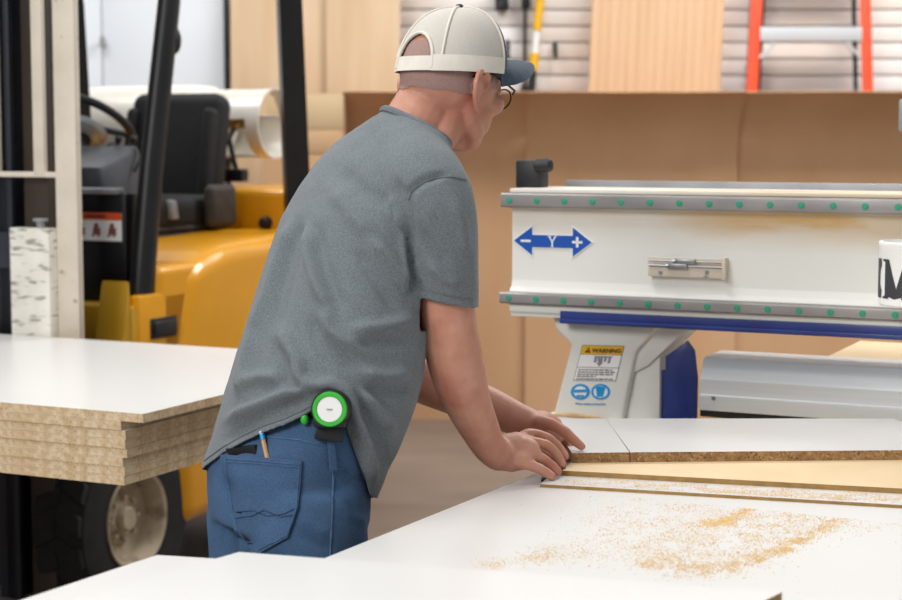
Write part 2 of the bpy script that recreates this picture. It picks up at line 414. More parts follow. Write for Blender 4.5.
# boards on the router bed
ZB=.880; ZA=.8985; ZD=.904; ZE=.913; ZF=.931
GB='panels lying on the router bed'
c=PZ(512,483,ZA); n0=PZ(330,556,ZA)
ld=(c-n0).normalized()                           # direction of the left edge
rdv=V((ld.y,-ld.x,0))
nl=c-ld*1.30
slab('white_panel',[nl,nl+rdv*2.0,c+rdv*2.0+ld*.3,c+ld*.12],ZB,ZA,'large white panel dusted with sawdust in front of the hands','panel',GB)
a=PZ(540,484,ZD); b=PZ(902,505,ZD); e=(b-a).normalized(); pn=V((-e.y,e.x,0))
slab('white_panel',[a,a+e*1.3,a+e*1.3+pn*.52,a+pn*.52],ZA,ZD,'white panel strip dusted with sawdust between the big panel and tan board','panel',GB,edge=m_mdfedge)
# nudge: the strip lies behind the big panel
a=PZ(562,470.5,ZE); b=PZ(902,488.5,ZE); e2=(b-a).normalized(); pn2=V((-e2.y,e2.x,0))
slab('mdf_board',[a,a+e2*1.15,a+e2*1.15+pn2*.5,a+pn2*.5],ZD,ZE,'thin tan MDF board under the panel being pushed','board',edge=m_mdfedge,top=m_mdf)
p0=PZ(572,453,ZF); p1=PZ(629.5,452.3,ZF); p1b=PZ(630.5,452.3,ZF); p2=PZ(985,449.5,ZF)
q0=PZ(549,418.5,ZF); q2=PZ(893,418.5,ZF); qs=PZ(606,418.5,ZF); qsb=PZ(606.15,418.5,ZF)
slab('offcut_panel',[p0,p1,qs,q0],ZE,ZF,'short white chipboard offcut held under the fingertips','panel',edge=m_chipd)
slab('offcut_panel',[p1b,p2,q2,qsb],ZE,ZF,'long white chipboard panel lying right of the short offcut','panel',edge=m_chipd)
# cut panels in the foreground
ZC1=ZA+.018; ZC2=ZC1+.018
a=PZ(239,552,ZC2); b=PZ(782,592,ZC2); e3=(b-a).normalized(); pn3=V((-e3.y,e3.x,0)); wC=(b-a).length
lf=(PZ(221,558,ZC2)-a).normalized()
lf=(-pn3*.97+e3*.0).normalized()
bb=PZ(766,600,ZC2); rv=(bb-b).normalized()
slab('cut_panel',[a+rv*.42,b+rv*.42,b,a],ZC1,ZC2,'white cut panel nearest the camera, on top with its chipboard corner showing','panel','cut panels in the foreground',edge=m_chipd)
a2=PZ(157,555,ZC1); lv=(PZ(21,600,ZC1)-a2).normalized(); b2=PZ(221,557.6,ZC1); e4=(e3*.6+(b2-a2).normalized()*.4).normalized(); pn4=V((-e4.y,e4.x,0))
slab('cut_panel',[a2+lv*.5,a2+lv*.5+e4*.62,a2+e4*.62,a2],ZA,ZC1,'white cut panel nearest the camera, sticking out left under the topmost one','panel','cut panels in the foreground',edge=m_chip)
# ---- sawdust
def flakes(gen,n,s0=.0009,s1=.0022,seed=1):
    rnd=random.Random(seed); bm=bmesh.new(); k=0
    while k<n:
        p=gen(rnd)
        if p is None: continue
        s=rnd.uniform(s0,s1); an=rnd.uniform(0,6.28); h=s*rnd.uniform(.25,.6)
        q=[bm.verts.new(p+V((cos(an+j*2.094)*s*(1.4 if j==0 else .8),sin(an+j*2.094)*s*(1.4 if j==0 else .8),0))) for j in range(3)]
        t=bm.verts.new(p+V((0,0,h)))
        for j in range(3): bm.faces.new([q[j],q[(j+1)%3],t])
        k+=1
    mb=MB(); mb.bm=bm; return mb
def along(pl,rnd):
    t=rnd.random()*(len(pl)-1); i=min(int(t),len(pl)-2); f=t-i
    return [pl[i][j]+(pl[i+1][j]-pl[i][j])*f for j in range(len(pl[0]))]
STK=[([(640,562,4),(691,569,4.5),(736,565,4),(774,553,2.5),(799,541,2),(831,521,3),(885,506,6)],.30),
     ([(690,523,3),(712,524,1.6),(732,523,1.2),(722,520,1.3),(736,517,1.8),(750,506,1.4),(753,500,1.4)],.12),
     ([(640,545,12),(700,548,12),(760,535,13),(800,515,12)],.24),
     ([(482,565,3),(539,556,4),(584,550,6),(634,540,12),(690,520,14)],.10),
     ([(600,515,12),(700,508,10),(800,512,10),(902,512,8),(960,520,10)],.24)]
def gA(rnd):
    x=rnd.random()
    for pl,wt in STK:
        if x<wt: break
        x-=wt
    u,v,s=along(pl,rnd); u+=rnd.gauss(0,s*2.6); v+=rnd.gauss(0,s*1.15)
    cl=noise.noise(V((u*.05,v*.16,2.2)))+.5*noise.noise(V((u*.13,v*.4,5.2)))
    if rnd.random()>.45+cl*.7: return None
    p=PZ(u,v,ZA+.0003)
    q=p-c
    if q.dot(V((-ld.x,-ld.y,0)))<.01 or q.dot(rdv)<.02: return None
    return p
part(flakes(gA,15000,.0006,.0016,seed=3),'sawdust',m_saw,smooth=False,label='pale sawdust scattered in streaks over the large white panel',cat='sawdust',kind='stuff')
aD=PZ(540,484,ZD)
def gD(rnd):
    u=560+400*rnd.random()**.75; t=rnd.random()
    lo_=472.5+(u-562)*.0529+3.2; hi_=484+(u-540)*.058-1.2
    v=lo_+(hi_-lo_)*(t**.7)
    if rnd.random()>.5+1.2*noise.noise(V((u*.04,v*.3,8))): return None
    return PZ(u,v,ZD+.0003)
part(flakes(gD,4200,.0006,.0016,seed=5),'sawdust',m_saw,smooth=False,label='pale sawdust along the narrow white strip below the tan board edge',cat='sawdust',kind='stuff')
# ================================================================ CNC router
RO=toRD(PZ(505,300,1.116)); 
g0=toRD(PY(505,207,4.0)); GR=g0.x; GD=g0.y            # left end, front plane of the beam
print('gantry',g0)
def zB(v,u=505):
    """height of photo row v on the beam's front plane at column u"""
    d=ray(u,v); w=RZI@d; t=(GD)/w.y; return CAMH+d.z*t
def rB(u,dd=None,v=250):
    d=ray(u,v); w=RZI@d; t=(GD if dd is None else dd)/w.y; return w.x*t
cnc=empty('cnc_router','large white gantry router with a blue arrow sign on its beam','machine',(GR+.4,GD,0),rot=RZ)
REND=.95
# bed
bl=toRD(c).x+.03
part(MB().box(bl+.04,REND-.1,1.55,4.9,.80,ZB-.02,bev=.004),'bed_frame',m_cnc,cnc,rot=RZ)
part(MB().box(bl+.03,REND-.1,1.53,4.9,ZB-.02,ZB-.0006,bev=.002),'spoilboard',m_mdf,cnc,rot=RZ)
for r in (bl+.12,REND-.3):
    for d in (1.75,3.2,4.7):
        part(MB().box(r,r+.12,d-.06,d+.06,0.02,.80,bev=.006).box(r-.02,r+.14,d-.08,d+.08,0,.02,bev=.004),'leg',m_cnc,cnc,rot=RZ)
for r in (bl+.15,REND-.24): part(MB().box(r,r+.06,1.81,4.64,.15,.21,bev=.004),'floor_rail',m_blue,cnc,rot=RZ)
# beam
z_t0,z_t1=zB(207),zB(193); z_l0,z_l1=zB(303),zB(292); z_top=zB(188.5); z_bot=zB(316)
stain=m_cnc.copy(); stain.name='stained_white_machine_paint'
overlay(stain,'#cda565',7,.50,.66,stretch=(.35,1,1.6),amount=.8)
nt=stain.node_tree
# oil stain: confined to the strip under the upper rail (object space)
b_=nt.nodes['Principled BSDF']; mx=b_.inputs['Base Color'].links[0].from_node; fac=mx.inputs[0].links[0].from_socket
tc=nd(nt,'ShaderNodeTexCoord'); sx=nd(nt,'ShaderNodeSeparateXYZ'); nt.links.new(tc.outputs['Object'],sx.inputs[0])
beam_c=(z_bot+z_top)/2
mr=nd(nt,'ShaderNodeMapRange'); mr.inputs['From Min'].default_value=zB(246)-beam_c; mr.inputs['From Max'].default_value=zB(221)-beam_c; nt.links.new(sx.outputs[2],mr.inputs[0])
cxr=(GR+.01+REND)/2
mr2=nd(nt,'ShaderNodeMapRange'); mr2.inputs['From Min'].default_value=rB(640)-cxr; mr2.inputs['From Max'].default_value=rB(850)-cxr; mr2.inputs['To Min'].default_value=.25; nt.links.new(sx.outputs[0],mr2.inputs[0])
mu=nd(nt,'ShaderNodeMath',operation='MULTIPLY'); nt.links.new(mr.outputs[0],mu.inputs[0]); nt.links.new(mr2.outputs[0],mu.inputs[1])
mu2=nd(nt,'ShaderNodeMath',operation='MULTIPLY'); nt.links.new(mu.outputs[0],mu2.inputs[0]); nt.links.new(fac,mu2.inputs[1])
ad=nd(nt,'ShaderNodeMath',operation='MULTIPLY_ADD'); nt.links.new(mu.outputs[0],ad.inputs[0]); ad.inputs[1].default_value=.55; nt.links.new(mu2.outputs[0],ad.inputs[2])
nt.links.new(ad.outputs[0],mx.inputs[0])
D0=GD
prof=[(D0+.01,z_bot),(D0+.20,z_bot),(D0+.20,z_top),(D0+.004,z_top),(D0+.004,z_t1+.002),(D0+.008,z_t1),(D0+.008,z_t0),(D0+.014,z_t0-.005),(D0+.018,z_t0-.016),(D0+.018,z_l1+.028),(D0+.012,z_l1+.012),(D0+.002,z_l1+.004),(D0+.002,z_l1),(D0+.008,z_l1),(D0+.008,z_l0),(D0+.004,z_l0-.001),(D0+.004,z_l0-.018),(D0+.01,z_l0-.024)]
beam=part(MB().prism(prof,'x',GR+.01,REND,bev=.0015),'beam',stain,cnc,rot=RZ,ang=30)
part(MB().box(GR+.004,GR+.012,D0+.03,D0+.18,z_bot+.02,z_top-.02,bev=.003),'end_plate',m_cnc,beam,rot=RZ)
pitch=.0672
def rail(za,zb,r0,ph):
    pr=[(D0+.009,za),(D0+.009,zb),(D0-.006,zb),(D0-.011,zb-.003),(D0-.008,zb-(zb-za)*.35),(D0-.008,za+(zb-za)*.35),(D0-.011,za+.003),(D0-.006,za)]
    pr=[(D0+.009,za),(D0+.009,zb),(D0-.007,zb),(D0-.011,zb-.003),(D0-.011,za+.003),(D0-.007,za)]
    rl=part(MB().prism(pr,'x',r0,REND,bev=.0008),'linear_rail',m_railst,cnc,rot=RZ)
    r=r0+ph; zc=(za+zb)/2
    while r<REND-.05:
        part(MB().cyl((r,D0-.0125,zc),(r,D0-.008,zc),.0072,n=16,bev=.0006),'bolt_plug',m_green,rl,rot=RZ); r+=pitch
rail(z_t0,z_t1,rB(502.5,v=200),.022); rail(z_l0,z_l1,rB(501,v=298),.024)
# strip and back plate above the beam
bp0=toRD(PY(569,183,4.26)); 
part(MB().box(bp0.x,REND,GD+.285,GD+.297,z_top-.03,CAMH-(182.0-135)/1750*4.26+.006,bev=.002),'back_plate',m_grey,cnc,rot=RZ)
part(MB().box(bp0.x+.05,REND,GD+.19,GD+.288,z_top-.05,z_top-.02,bev=.003),'back_bracket',m_cnc,cnc,rot=RZ)
# end stop
k0=toRD(PY(517,188,4.15)); kd=GD+.12
def rK(u): return rB(u+4,kd,175)
zk=lambda v: CAMH-(v-135)/1750*4.12
es=part(MB().box(rK(516.5),rK(540),kd-.03,kd+.03,z_top-.001,zk(160),bev=.004),'end_stop',m_blackp,cnc,rot=RZ)
part(MB().cyl((rK(536),kd-.028,zk(165)),(rK(552),kd-.028,zk(164.5)),.0155,n=20,bev=.003).cyl((rK(551),kd-.028,zk(164.5)),(rK(552.3),kd-.028,zk(164.5)),.006),'buffer',m_blackp,es,rot=RZ)
# blue tray edge
part(MB().box(rB(563,GD+.02,320),REND,GD+.0,GD+.13,zB(323.5,563),zB(311,563),bev=.002).box(rB(563,GD+.02,320)+.001,REND,GD-.006,GD+.02,zB(322.5,563),zB(319,563),bev=.001),'tray_edge',m_blue,cnc,rot=RZ)
# sensor block with two spring rods
sb=part(MB().box(rB(648,v=270),rB(725,v=270),GD+.0,GD+.02,zB(277.5,690),zB(266,690),bev=.0015).box(rB(646,v=270),rB(725,v=270),GD+.012,GD+.02,zB(266.5,690),zB(259,690),bev=.001).box(rB(722.5,v=265),rB(725.8,v=265),GD-.006,GD+.02,zB(280,720),zB(258,720),bev=.001),'sensor_block',m_cream,cnc,rot=RZ)
for v,ua,ub in ((261.5,676,696),(266.3,669,688)):
    z=zB(v,690)
    part(MB().cyl((rB(649,v=v),GD-.003,z),(rB(723,v=v),GD-.003,z),.0022,n=10).box(rB(ua,v=v),rB(ub,v=v),GD-.009,GD+.004,z-.006,z+.005,bev=.001).cyl((rB(ua-2,v=v),GD-.008,z),(rB(ua+1,v=v),GD-.008,z),.005,n=12),'spring_rod',m_steel,sb,rot=RZ)
for u in (660.5,707):
    part(MB().cyl((rB(u,v=272),GD-.0025,zB(272.5,u)),(rB(u,v=272),GD+.002,zB(272.5,u)),.0045,n=12,bev=.001),'screw',m_steel,sb,rot=RZ)
# ---- the blue Y axis arrow
FD=GD+.0165
zf=lambda v,u=552: (lambda d:(CAMH+d.z*((FD)/(RZI@d).y)))(ray(u,v))
rf=lambda u,v=241: rB(u,FD,v)
def arrow(e,dd):
    r=[rf(514)-e*1.6,rf(532.5)+e,rf(532.5)+e,rf(573)-e,rf(573)-e,rf(592)+e*1.6]
    zc=zf(241.5); hh=zf(227.0)-zc+e*2; hs=zf(235.3)-zc+e
    pts=[(r[0],zc),(r[1],zc-hh),(r[1],zc-hs),(r[3],zc-hs),(r[3],zc-hh),(r[5],zc),(r[3],zc+hh),(r[3],zc+hs),(r[1],zc+hs),(r[1],zc+hh)]
    return MB().prism([(z,-x) for x,z in pts] if False else [(x,z) for x,z in pts],'y',FD-dd-.0006,FD-dd+.003) if False else (pts,dd)
def flat(polys,dd,th=.0008):
    mb=MB()
    for pts in polys:
        b=[V((x,FD-dd,z)) for x,z in pts]; f_=[p+V((0,-th,0)) for p in b]
        mb.rings([b,f_])
    return mb
ar,_=arrow(.0022,0); part(flat([ar],-.0015,.0025),'arrow_sign',m_decalw,beam,rot=RZ,smooth=False,label='white edged blue double arrow sign')
ar,_=arrow(0,0); part(flat([ar],.001,.0006),'arrow_field',m_decalb,cnc,rot=RZ,smooth=False,label='blue double arrow sign')
zc=zf(241.5); 
def rect(xc,w,zc_,h): return [(xc-w/2,zc_-h/2),(xc+w/2,zc_-h/2),(xc+w/2,zc_+h/2),(xc-w/2,zc_+h/2)]
px=.00225
xm=rf(526); xp=rf(577.5); xy=rf(552.5)
def serifY(xc,z0,h,w):
    k=[(0.5-.07,0),(.5+.07,0),(.5+.07,.45),(.86,.95),(.74,.95),(.5,.56),(.27,.95),(.13,.95),(.43,.45)]
    s=[[(.32,0),(.68,0),(.68,.05),(.32,.05)],[(.02,.93),(.4,.93),(.4,1),(.02,1)],[(.64,.93),(.98,.93),(.98,1),(.64,1)]]
    return [[(xc+(a-.5)*w,z0+b*h) for a,b in q] for q in [k[:]]+s]
part(flat([rect(xm,11*px,zc,2.2*px),rect(xp,11*px,zc,2.4*px)]+[rect(xp,2.5*px,zc,10.5*px)]+serifY(xy,zc-5.6*px,11.2*px,11*px),.0016,.0005),'axis_lettering',m_decalw,cnc,rot=RZ,smooth=False,label='white minus, Y and plus marks')
# ---- left post
pd=GD+.04
zP=lambda v,u=600,dd=pd: (lambda d:(CAMH+d.z*(dd/(RZI@d).y)))(ray(u,v))
rP=lambda u,v,dd=pd: rB(u,dd,v)
zb=zP(418); zt=z_bot
# white casting: leaning front face, flared head
fr=[(rP(548,418),zb),(rP(573,345),zP(347)),(rP(556,331),zP(332)),(rP(553,320),zt),(rP(692,322),zt),(rP(640,368),zP(368,640)),(rP(628,418),zb)]
fr=[(rP(553,418),zb-.1),(rP(553,418),zb),(rP(571,346),zP(346)),(rP(556,333),zP(333)),(rP(552,320),zt),(rP(664,322),zt),(rP(636,352),zP(352,636)),(rP(622,418),zb),(rP(622,418),zb-.1)]
post=part(MB().prism([(x,z) for x,z in fr],'y',pd,pd+.16,bev=.008,seg=3),'left_post',m_cnc,cnc,rot=RZ,ang=40)
wg=[(rP(638,323),zt),(rP(692,323),zt),(rP(646,370),zP(366,640)),(rP(620,380),zP(380,630))]
part(MB().prism(wg,'y',pd+.012,pd+.14,bev=.003),'gusset',m_cnc,post,rot=RZ)
part(MB().box(rP(620,400),rP(657,400),pd+.02,pd+.155,zb-.1,zP(352,640),bev=.006),'post_core',m_cnc,post,rot=RZ)
part(MB().box(rP(545,418),rP(652,418),pd-.03,pd+.19,.0,zb-.0,bev=.006),'post_foot',m_cnc,post,rot=RZ)
bp=[(rP(657,418),zb-.02),(rP(657,372),zP(372,657)),(rP(661,371),zP(371,657)),(rP(661,358),zP(358,660)),(rP(683,342),zP(342,683)),(rP(690,352),zP(352,690)),(rP(693,380),zP(380,692)),(rP(692,418),zb-.02)]
cov=part(MB().prism(bp,'y',pd+.03,pd+.04,bev=.0015),'side_cover',m_blue,post,rot=RZ)
# decals on the post's leaning front face (flat, in the plane of the casting)
def pq(u,v,o=.0006): return V((rP(u,v),pd-o,zP(v,u)))
def dec(name,polys,mt,o,par,lab=None,th=.0005):
    mb=MB()
    for P in polys:
        b=[pq(u,v,o) for u,v in P]; mb.rings([b,[p+V((0,-th,0)) for p in b]])
    return part(mb,name,mt,par,rot=RZ,smooth=False,label=lab)
def lp_(a,b,t): return (a[0]+(b[0]-a[0])*t,a[1]+(b[1]-a[1])*t)
WQ=[(573.5,380.5),(616,381),(624.5,346),(582.5,345)]   # bl,br,tr,tl
def wq(s,t): return lp_(lp_(WQ[0],WQ[1],s),lp_(WQ[3],WQ[2],s),t)
def wr(s0,s1,t0,t1): return [wq(s0,t0),wq(s1,t0),wq(s1,t1),wq(s0,t1)]
wl=dec('warning_label',[wr(0,1,0,1)],m_decalk,.0004,post,'amber and white warning label')
dec('label_face',[wr(.012,.988,.012,.37),wr(.012,.988,.385,.735)],m_decalw,.001,wl)
dec('label_header',[wr(.012,.988,.75,.988)],m_decaly,.001,wl)
rn=random.Random(4); lines=[]
for i,(t,s1) in enumerate(((.31,.86),(.245,.93),(.18,.9),(.12,.5),(.05,.92))):
    s=.06
    while s<s1:
        w_=rn.uniform(.04,.12); lines.append(wr(s,min(s+w_,s1),t-.014,t+.014)); s+=w_+.022
dec('label_lines',lines,m_decalk,.0016,wl)
dec('hand_pictogram',[wr(.37,.43,.52,.68),wr(.45,.5,.55,.7),wr(.52,.57,.53,.7),wr(.6,.66,.54,.68),wr(.7,.76,.5,.66),wr(.36,.78,.66,.70),[wq(.44,.52),wq(.52,.40),wq(.60,.52)],wr(.49,.55,.5,.62)],m_grey,.0016,wl)
dec('warning_triangle',[[wq(.1,.79),wq(.24,.79),wq(.17,.95)]],m_decalk,.0016,wl)
dec('exclamation_mark',[wr(.163,.177,.84,.9),wr(.163,.177,.81,.825)],m_decaly,.0022,wl)
def frameM(u,v,o):
    p=pq(u,v,o); ux=(pq(u+10,v+.12,o)-p).normalized(); uy=V((.13,0,1)).normalized(); 
    return Matrix(((ux.x,uy.x,0,p.x),(ux.y,uy.y,-1,p.y),(ux.z,uy.z,0,p.z),(0,0,0,1)))
part(text_mb('WARNING',.0130,frameM(606.8,352.6,.0018)@Matrix.Diagonal((1.1,1,1,1)),bold=.00045),'label_lettering',m_decalk,wl,rot=RZ,smooth=False)
for u0,nm in ((580.5,'eye_protection_sign'),(600.8,'mask_protection_sign')):
    cc=(u0,391.8); R=9.6
    def circ(rx,ry,n=28,cx=0,cy=0): return [(cc[0]+cx+rx*cos(-2*pi*k/n),cc[1]+cy+ry*sin(-2*pi*k/n)) for k in range(n)]
    sg=dec(nm,[circ(R,8)],m_cyan,.0004,post,'round blue pictogram')
    if 'eye' in nm:
        dec('head_symbol',[circ(6.6,5.6)],m_decalw,.001,sg); dec('goggles_symbol',[[(cc[0]-6.2,cc[1]-2.2),(cc[0]-6.2,cc[1]+.8),(cc[0]+6.4,cc[1]+.4),(cc[0]+6.4,cc[1]-2.6)],[(cc[0]-4,cc[1]+3),(cc[0]-3,cc[1]+5),(cc[0]+3,cc[1]+5),(cc[0]+4,cc[1]+3)]],m_cyan,.0016,sg)
    else:
        dec('face_symbol',[circ(7,6)],m_decalw,.001,sg); dec('mask_symbol',[[(cc[0]-4.6,cc[1]-3),(cc[0]-3.6,cc[1]+5),(cc[0]+2.6,cc[1]+5),(cc[0]+4.6,cc[1]-3)],circ(5.0,1.6,cy=-4.0)],m_cyan,.0016,sg)
part(text_mb('Wear safety protection',.0078,frameM(590.5,404.8,.001)@Matrix.Diagonal((1.0,1,1,1))),'post_lettering',m_cyan,post,rot=RZ,smooth=False)
# sawdust on the post's foot
def gP(rnd):
    u=rnd.uniform(552,609); h=rnd.random()**1.5*max(0,1-abs((u-575)/36))
    p=RZ@V((rP(u,416),pd-.028+rnd.random()*.026,zb+.0002+h*.010)); return p
part(flakes(gP,2600,.0008,.0017,seed=9),'sawdust',m_saw,smooth=False,label='small sawdust heap on the foot of the white machine post',cat='sawdust',kind='stuff')
# ---- right post (outside the picture) and spindle carriage
part(MB().prism([(REND-.3,0),(REND-.02,0),(REND-.05,z_bot),(REND-.27,z_bot)],'y',pd,pd+.16,bev=.008),'right_post',m_cnc,cnc,rot=RZ)
rc=rB(940,GD-.1,270)
car=part(MB().box(rB(915,GD-.03,250),rB(990,GD-.03,250),GD-.035,GD-.012,z_l0-.02,z_t1+.06,bev=.004),'carriage_plate',m_grey,cnc,rot=RZ)
part(MB().box(rB(903,GD+.02,115),rB(960,GD+.02,115),GD-.03,GD+.05,zB(132,900),zB(99,900),bev=.006),'spindle_head',m_grey,cnc,rot=RZ)
part(MB().box(rB(930,GD-.03,180),rB(960,GD-.03,180),GD-.05,GD-.012,z_t1+.03,zB(110,900),bev=.004),'spindle_mount',m_alu,car,rot=RZ)
# white dust collar with lettering
Rc=.075; cD=GD-.035-Rc-.012; rl=rB(879.5,cD,270); cR=rl+Rc*1.0
zc0=CAMH-(305-135)/1750*(cD*.902-cR*.432); zc1=CAMH-(241-135)/1750*(cD*.902-cR*.432)
col=part(MB().lathe([(0,zc0),(Rc-.003,zc0),(Rc,zc0+.003),(Rc,zc1-.012),(Rc+.001,zc1-.01),(Rc+.001,zc1-.002),(Rc-.001,zc1),(Rc-.006,zc1),(Rc-.008,zc1-.01),(0,zc1-.01)],(cR,cD,0),(0,0,1),56),'dust_collar',m_decalw,cnc,rot=RZ,label='white dust collar with dark lettering')
part(MB().box(cR-.02,cR+.02,cD+Rc-.012,GD-.03,zc0+.03,zc1-.03,bev=.003),'collar_arm',m_grey,cnc,rot=RZ)
def E_(): return [[(.06,0),(.92,0),(.95,.22),(.9,.22),(.8,.06),(.38,.06),(.38,.47),(.62,.47),(.7,.36),(.74,.36),(.74,.66),(.7,.66),(.62,.53),(.38,.53),(.38,.94),(.78,.94),(.88,.8),(.92,.8),(.9,1),(.06,1),(.06,.96),(.18,.94),(.18,.06),(.06,.04)]]
def M_(): return [[(.0,0),(.26,0),(.26,.05),(.16,.07),(.16,.84),(.46,0),(.5,0),(.80,.86),(.80,.07),(.69,.05),(.69,0),(1.02,0),(1.02,.05),(.93,.07),(.93,.93),(1.02,.95),(1.02,1),(.78,1),(.53,.26),(.26,1),(0,1),(0,.95),(.1,.93),(.1,.07),(0,.05)]]
# direction from the collar's axis toward the viewer
vx=(RZI@V((CAM.x,CAM.y,0))-V((cR,cD,0))); va=math.atan2(vx.y,vx.x)
zl0=CAMH-(300-135)/1750*(cD*.902-cR*.432-.06); hl=(300-260)/1750*(cD*.902-cR*.432-.06)
def wrap(polys,a0,wd_):
    bm=bmesh.new()
    for P in polys:
        # dense outline so that the letter follows the curve
        Q=[]
        for i in range(len(P)):
            p,q=P[i],P[(i+1)%len(P)]
            for k in range(4): Q.append((p[0]+(q[0]-p[0])*k/4,p[1]+(q[1]-p[1])*k/4))
        f=bm.faces.new([bm.verts.new((x,y,0)) for x,y in Q])
    bmesh.ops.triangulate(bm,faces=bm.faces[:])
    for k in range(2): bmesh.ops.subdivide_edges(bm,edges=[e for e in bm.edges if e.calc_length()>.2],cuts=1); bmesh.ops.triangulate(bm,faces=bm.faces[:])
    for v in bm.verts:
        an=a0+v.co.x*wd_/Rc; v.co=V((cR+(Rc+.0008)*cos(an),cD+(Rc+.0008)*sin(an),zl0+v.co.y*hl))
    bmesh.ops.recalc_face_normals(bm,faces=bm.faces)
    mb=MB(); mb.bm=bm; return mb
m_letter=mat('letter_grey','#3a3a3e',None,5,.5)
part(wrap(E_(),va-rad(93),.040),'letter',m_letter,col,rot=RZ,smooth=False)
part(wrap(M_(),va-rad(60),.070),'letter',m_letter,col,rot=RZ,smooth=False)
# ---- low aluminium guard on the bed, below the beam
hd=GD+.03
zH=lambda v,u=700:(lambda d:(CAMH+d.z*(hd/(RZI@d).y)))(ray(u,v))
rH=lambda u,v:rB(u,hd,v)
z0=ZB; h0=zH(410); h1=zH(395); h2=zH(379); h3=zH(359.5)
hp=[(hd,h0),(hd,h1),(hd+.003,h1+.002),(hd+.003,h2),(hd+.03,h3),(hd+.05,h3+.003),(hd+.16,h3+.003),(hd+.16,h0)]
gd=empty('guard_rail','long silver aluminium guard with black brush strip lying below the beam','guard',(rH(800,400),hd+.08,z0),rot=RZ)
xg=rH(699,400)
part(MB().prism(hp,'x',xg,.70,bev=.001),'guard_profile',m_alu,gd,rot=RZ,ang=20)
part(MB().cyl((xg+.033,hd-.0018,zH(398,712)),(xg+.033,hd+.002,zH(398,712)),.005,n=14,bev=.001),'screw',m_steel,gd,rot=RZ)
part(MB().box(xg+.001,.70,hd+.006,hd+.15,z0,h0),'brush_strip',m_blackp,gd,rot=RZ)
# tan carton behind it
zt=1.0
a=PZ(815,362,zt); b=PZ(868,341,zt); e=V((RZ@V((1,0,0))))
ra,rb=toRD(a),toRD(b)
t=empty('parts_box','flat tan lidded box on the bed behind the silver guard','box',(ra.x+.25,(ra.y+rb.y)/2,ZB),rot=RZ)
M=Matrix.Shear('XY',4,(0,0))
x0=min(ra.x,rb.x)
part(MB().box(ra.x+.004,ra.x+.5,ra.y+.004,rb.y-.004,ZB,zt-.012,bev=.003),'body',m_kraft2,t,rot=RZ)
part(MB().box(ra.x,ra.x+.504,ra.y,rb.y,zt-.012,zt,bev=.002),'lid',m_mdf,t,rot=RZ)
# ================================================================ forklift
def onR(u,v,r):
    d=ray(u,v); w=RZI@d; o=RZI@V((0,0,0)); t=r/w.x; return V((r,w.y*t,CAMH+d.z*t))
def onD(u,v,dd):
    d=ray(u,v); w=RZI@d; t=dd/w.y; return V((w.x*t,dd,CAMH+d.z*t))
RC=-3.75; RS=-3.22                       # centre line and left side of the truck
mir=lambda r: 2*RC-r
fk=empty('forklift','yellow forklift with black mast and seat carrying a stack of panels','forklift',(RC,5.3,0),rot=RZ)
P_=lambda mb,name,m,par=None,label=None,**k: part(mb,name,m,par or fk,rot=RZ,label=label,**k)
wc=onR(139.5,520,RS); WD,WZ=wc.y,wc.z; TR=WZ
print('wheel',wc)
def wheel(r_out,sg,dc,zc,R,wid,rim_r):
    """sg=+1: outer face towards +r"""
    W=lambda a:r_out-sg*a
    pr=[(rim_r,W(.012)),(R*.80,W(.0)),(R*.93,W(.008)),(R*.975,W(.03)),(R*.98,W(wid-.03)),(R*.93,W(wid-.008)),(R*.8,W(wid)),(rim_r,W(wid-.012))]
    t=MB().lathe([(a,b) for a,b in pr],(0,dc,zc),(1,0,0),64,closed=True)
    n=18
    for k in range(n):
        for s in (0,1):
            an=2*pi*(k+.5*s)/n; M=Matrix.Translation((0,dc,zc))@Matrix.Rotation(an,4,'X')
            a0,a1=(W(.012),W(wid*.49)) if s==0 else (W(wid*.51),W(wid-.012))
            lo,hi=min(a0,a1),max(a0,a1)
            sk=.02*(1 if s else -1)
            M=M@Matrix.Translation((0,0,R*.96))
            p=[(lo,-.033-sk,-.02),(hi,-.033+sk,-.02),(hi,.033+sk,-.02),(lo,.033-sk,-.02),(lo,-.030-sk,R*.032),(hi,-.030+sk,R*.032),(hi,.030+sk,R*.032),(lo,.030-sk,R*.032)]
            t.hexa([M@V(q) for q in p],bev=.004,seg=1)
    tire=P_(t,'tyre',m_rubber)
    rp=[(0,W(.06)),(.052,W(.06)),(.060,W(.066)),(.078,W(.07)),(.088,W(.085)),(rim_r*.86,W(.075)),(rim_r*.93,W(.03)),(rim_r*.97,W(.008)),(rim_r+.006,W(.003)),(rim_r+.008,W(.012)),(rim_r*.9,W(.11)),(0,W(.11))]
    rim=P_(MB().lathe(rp,(0,dc,zc),(1,0,0),56),'wheel_rim',m_rim)
    P_(MB().cyl((W(.062),dc,zc),(W(.035),dc,zc),.040,.037,28,bev=.004),'hub_cap',m_rim,rim)
    for k in range(8):
        an=2*pi*k/8; c=(W(.07),dc+.068*cos(an),zc+.068*sin(an))
        P_(MB().cyl(c,(W(.050),c[1],c[2]),.0085,n=6,bev=.001),'wheel_nut',m_rim,rim)
wheel(RS,1,WD,WZ,TR,.20,.150); wheel(mir(RS),-1,WD,WZ,TR,.20,.150)
wheel(RS-.06,1,5.45,.25,.25,.16,.12); wheel(mir(RS-.06),-1,5.45,.25,.25,.16,.12)
P_(MB().cyl((RS-.18,WD,WZ),(mir(RS-.18),WD,WZ),.075,n=24),'axle',m_blackm)
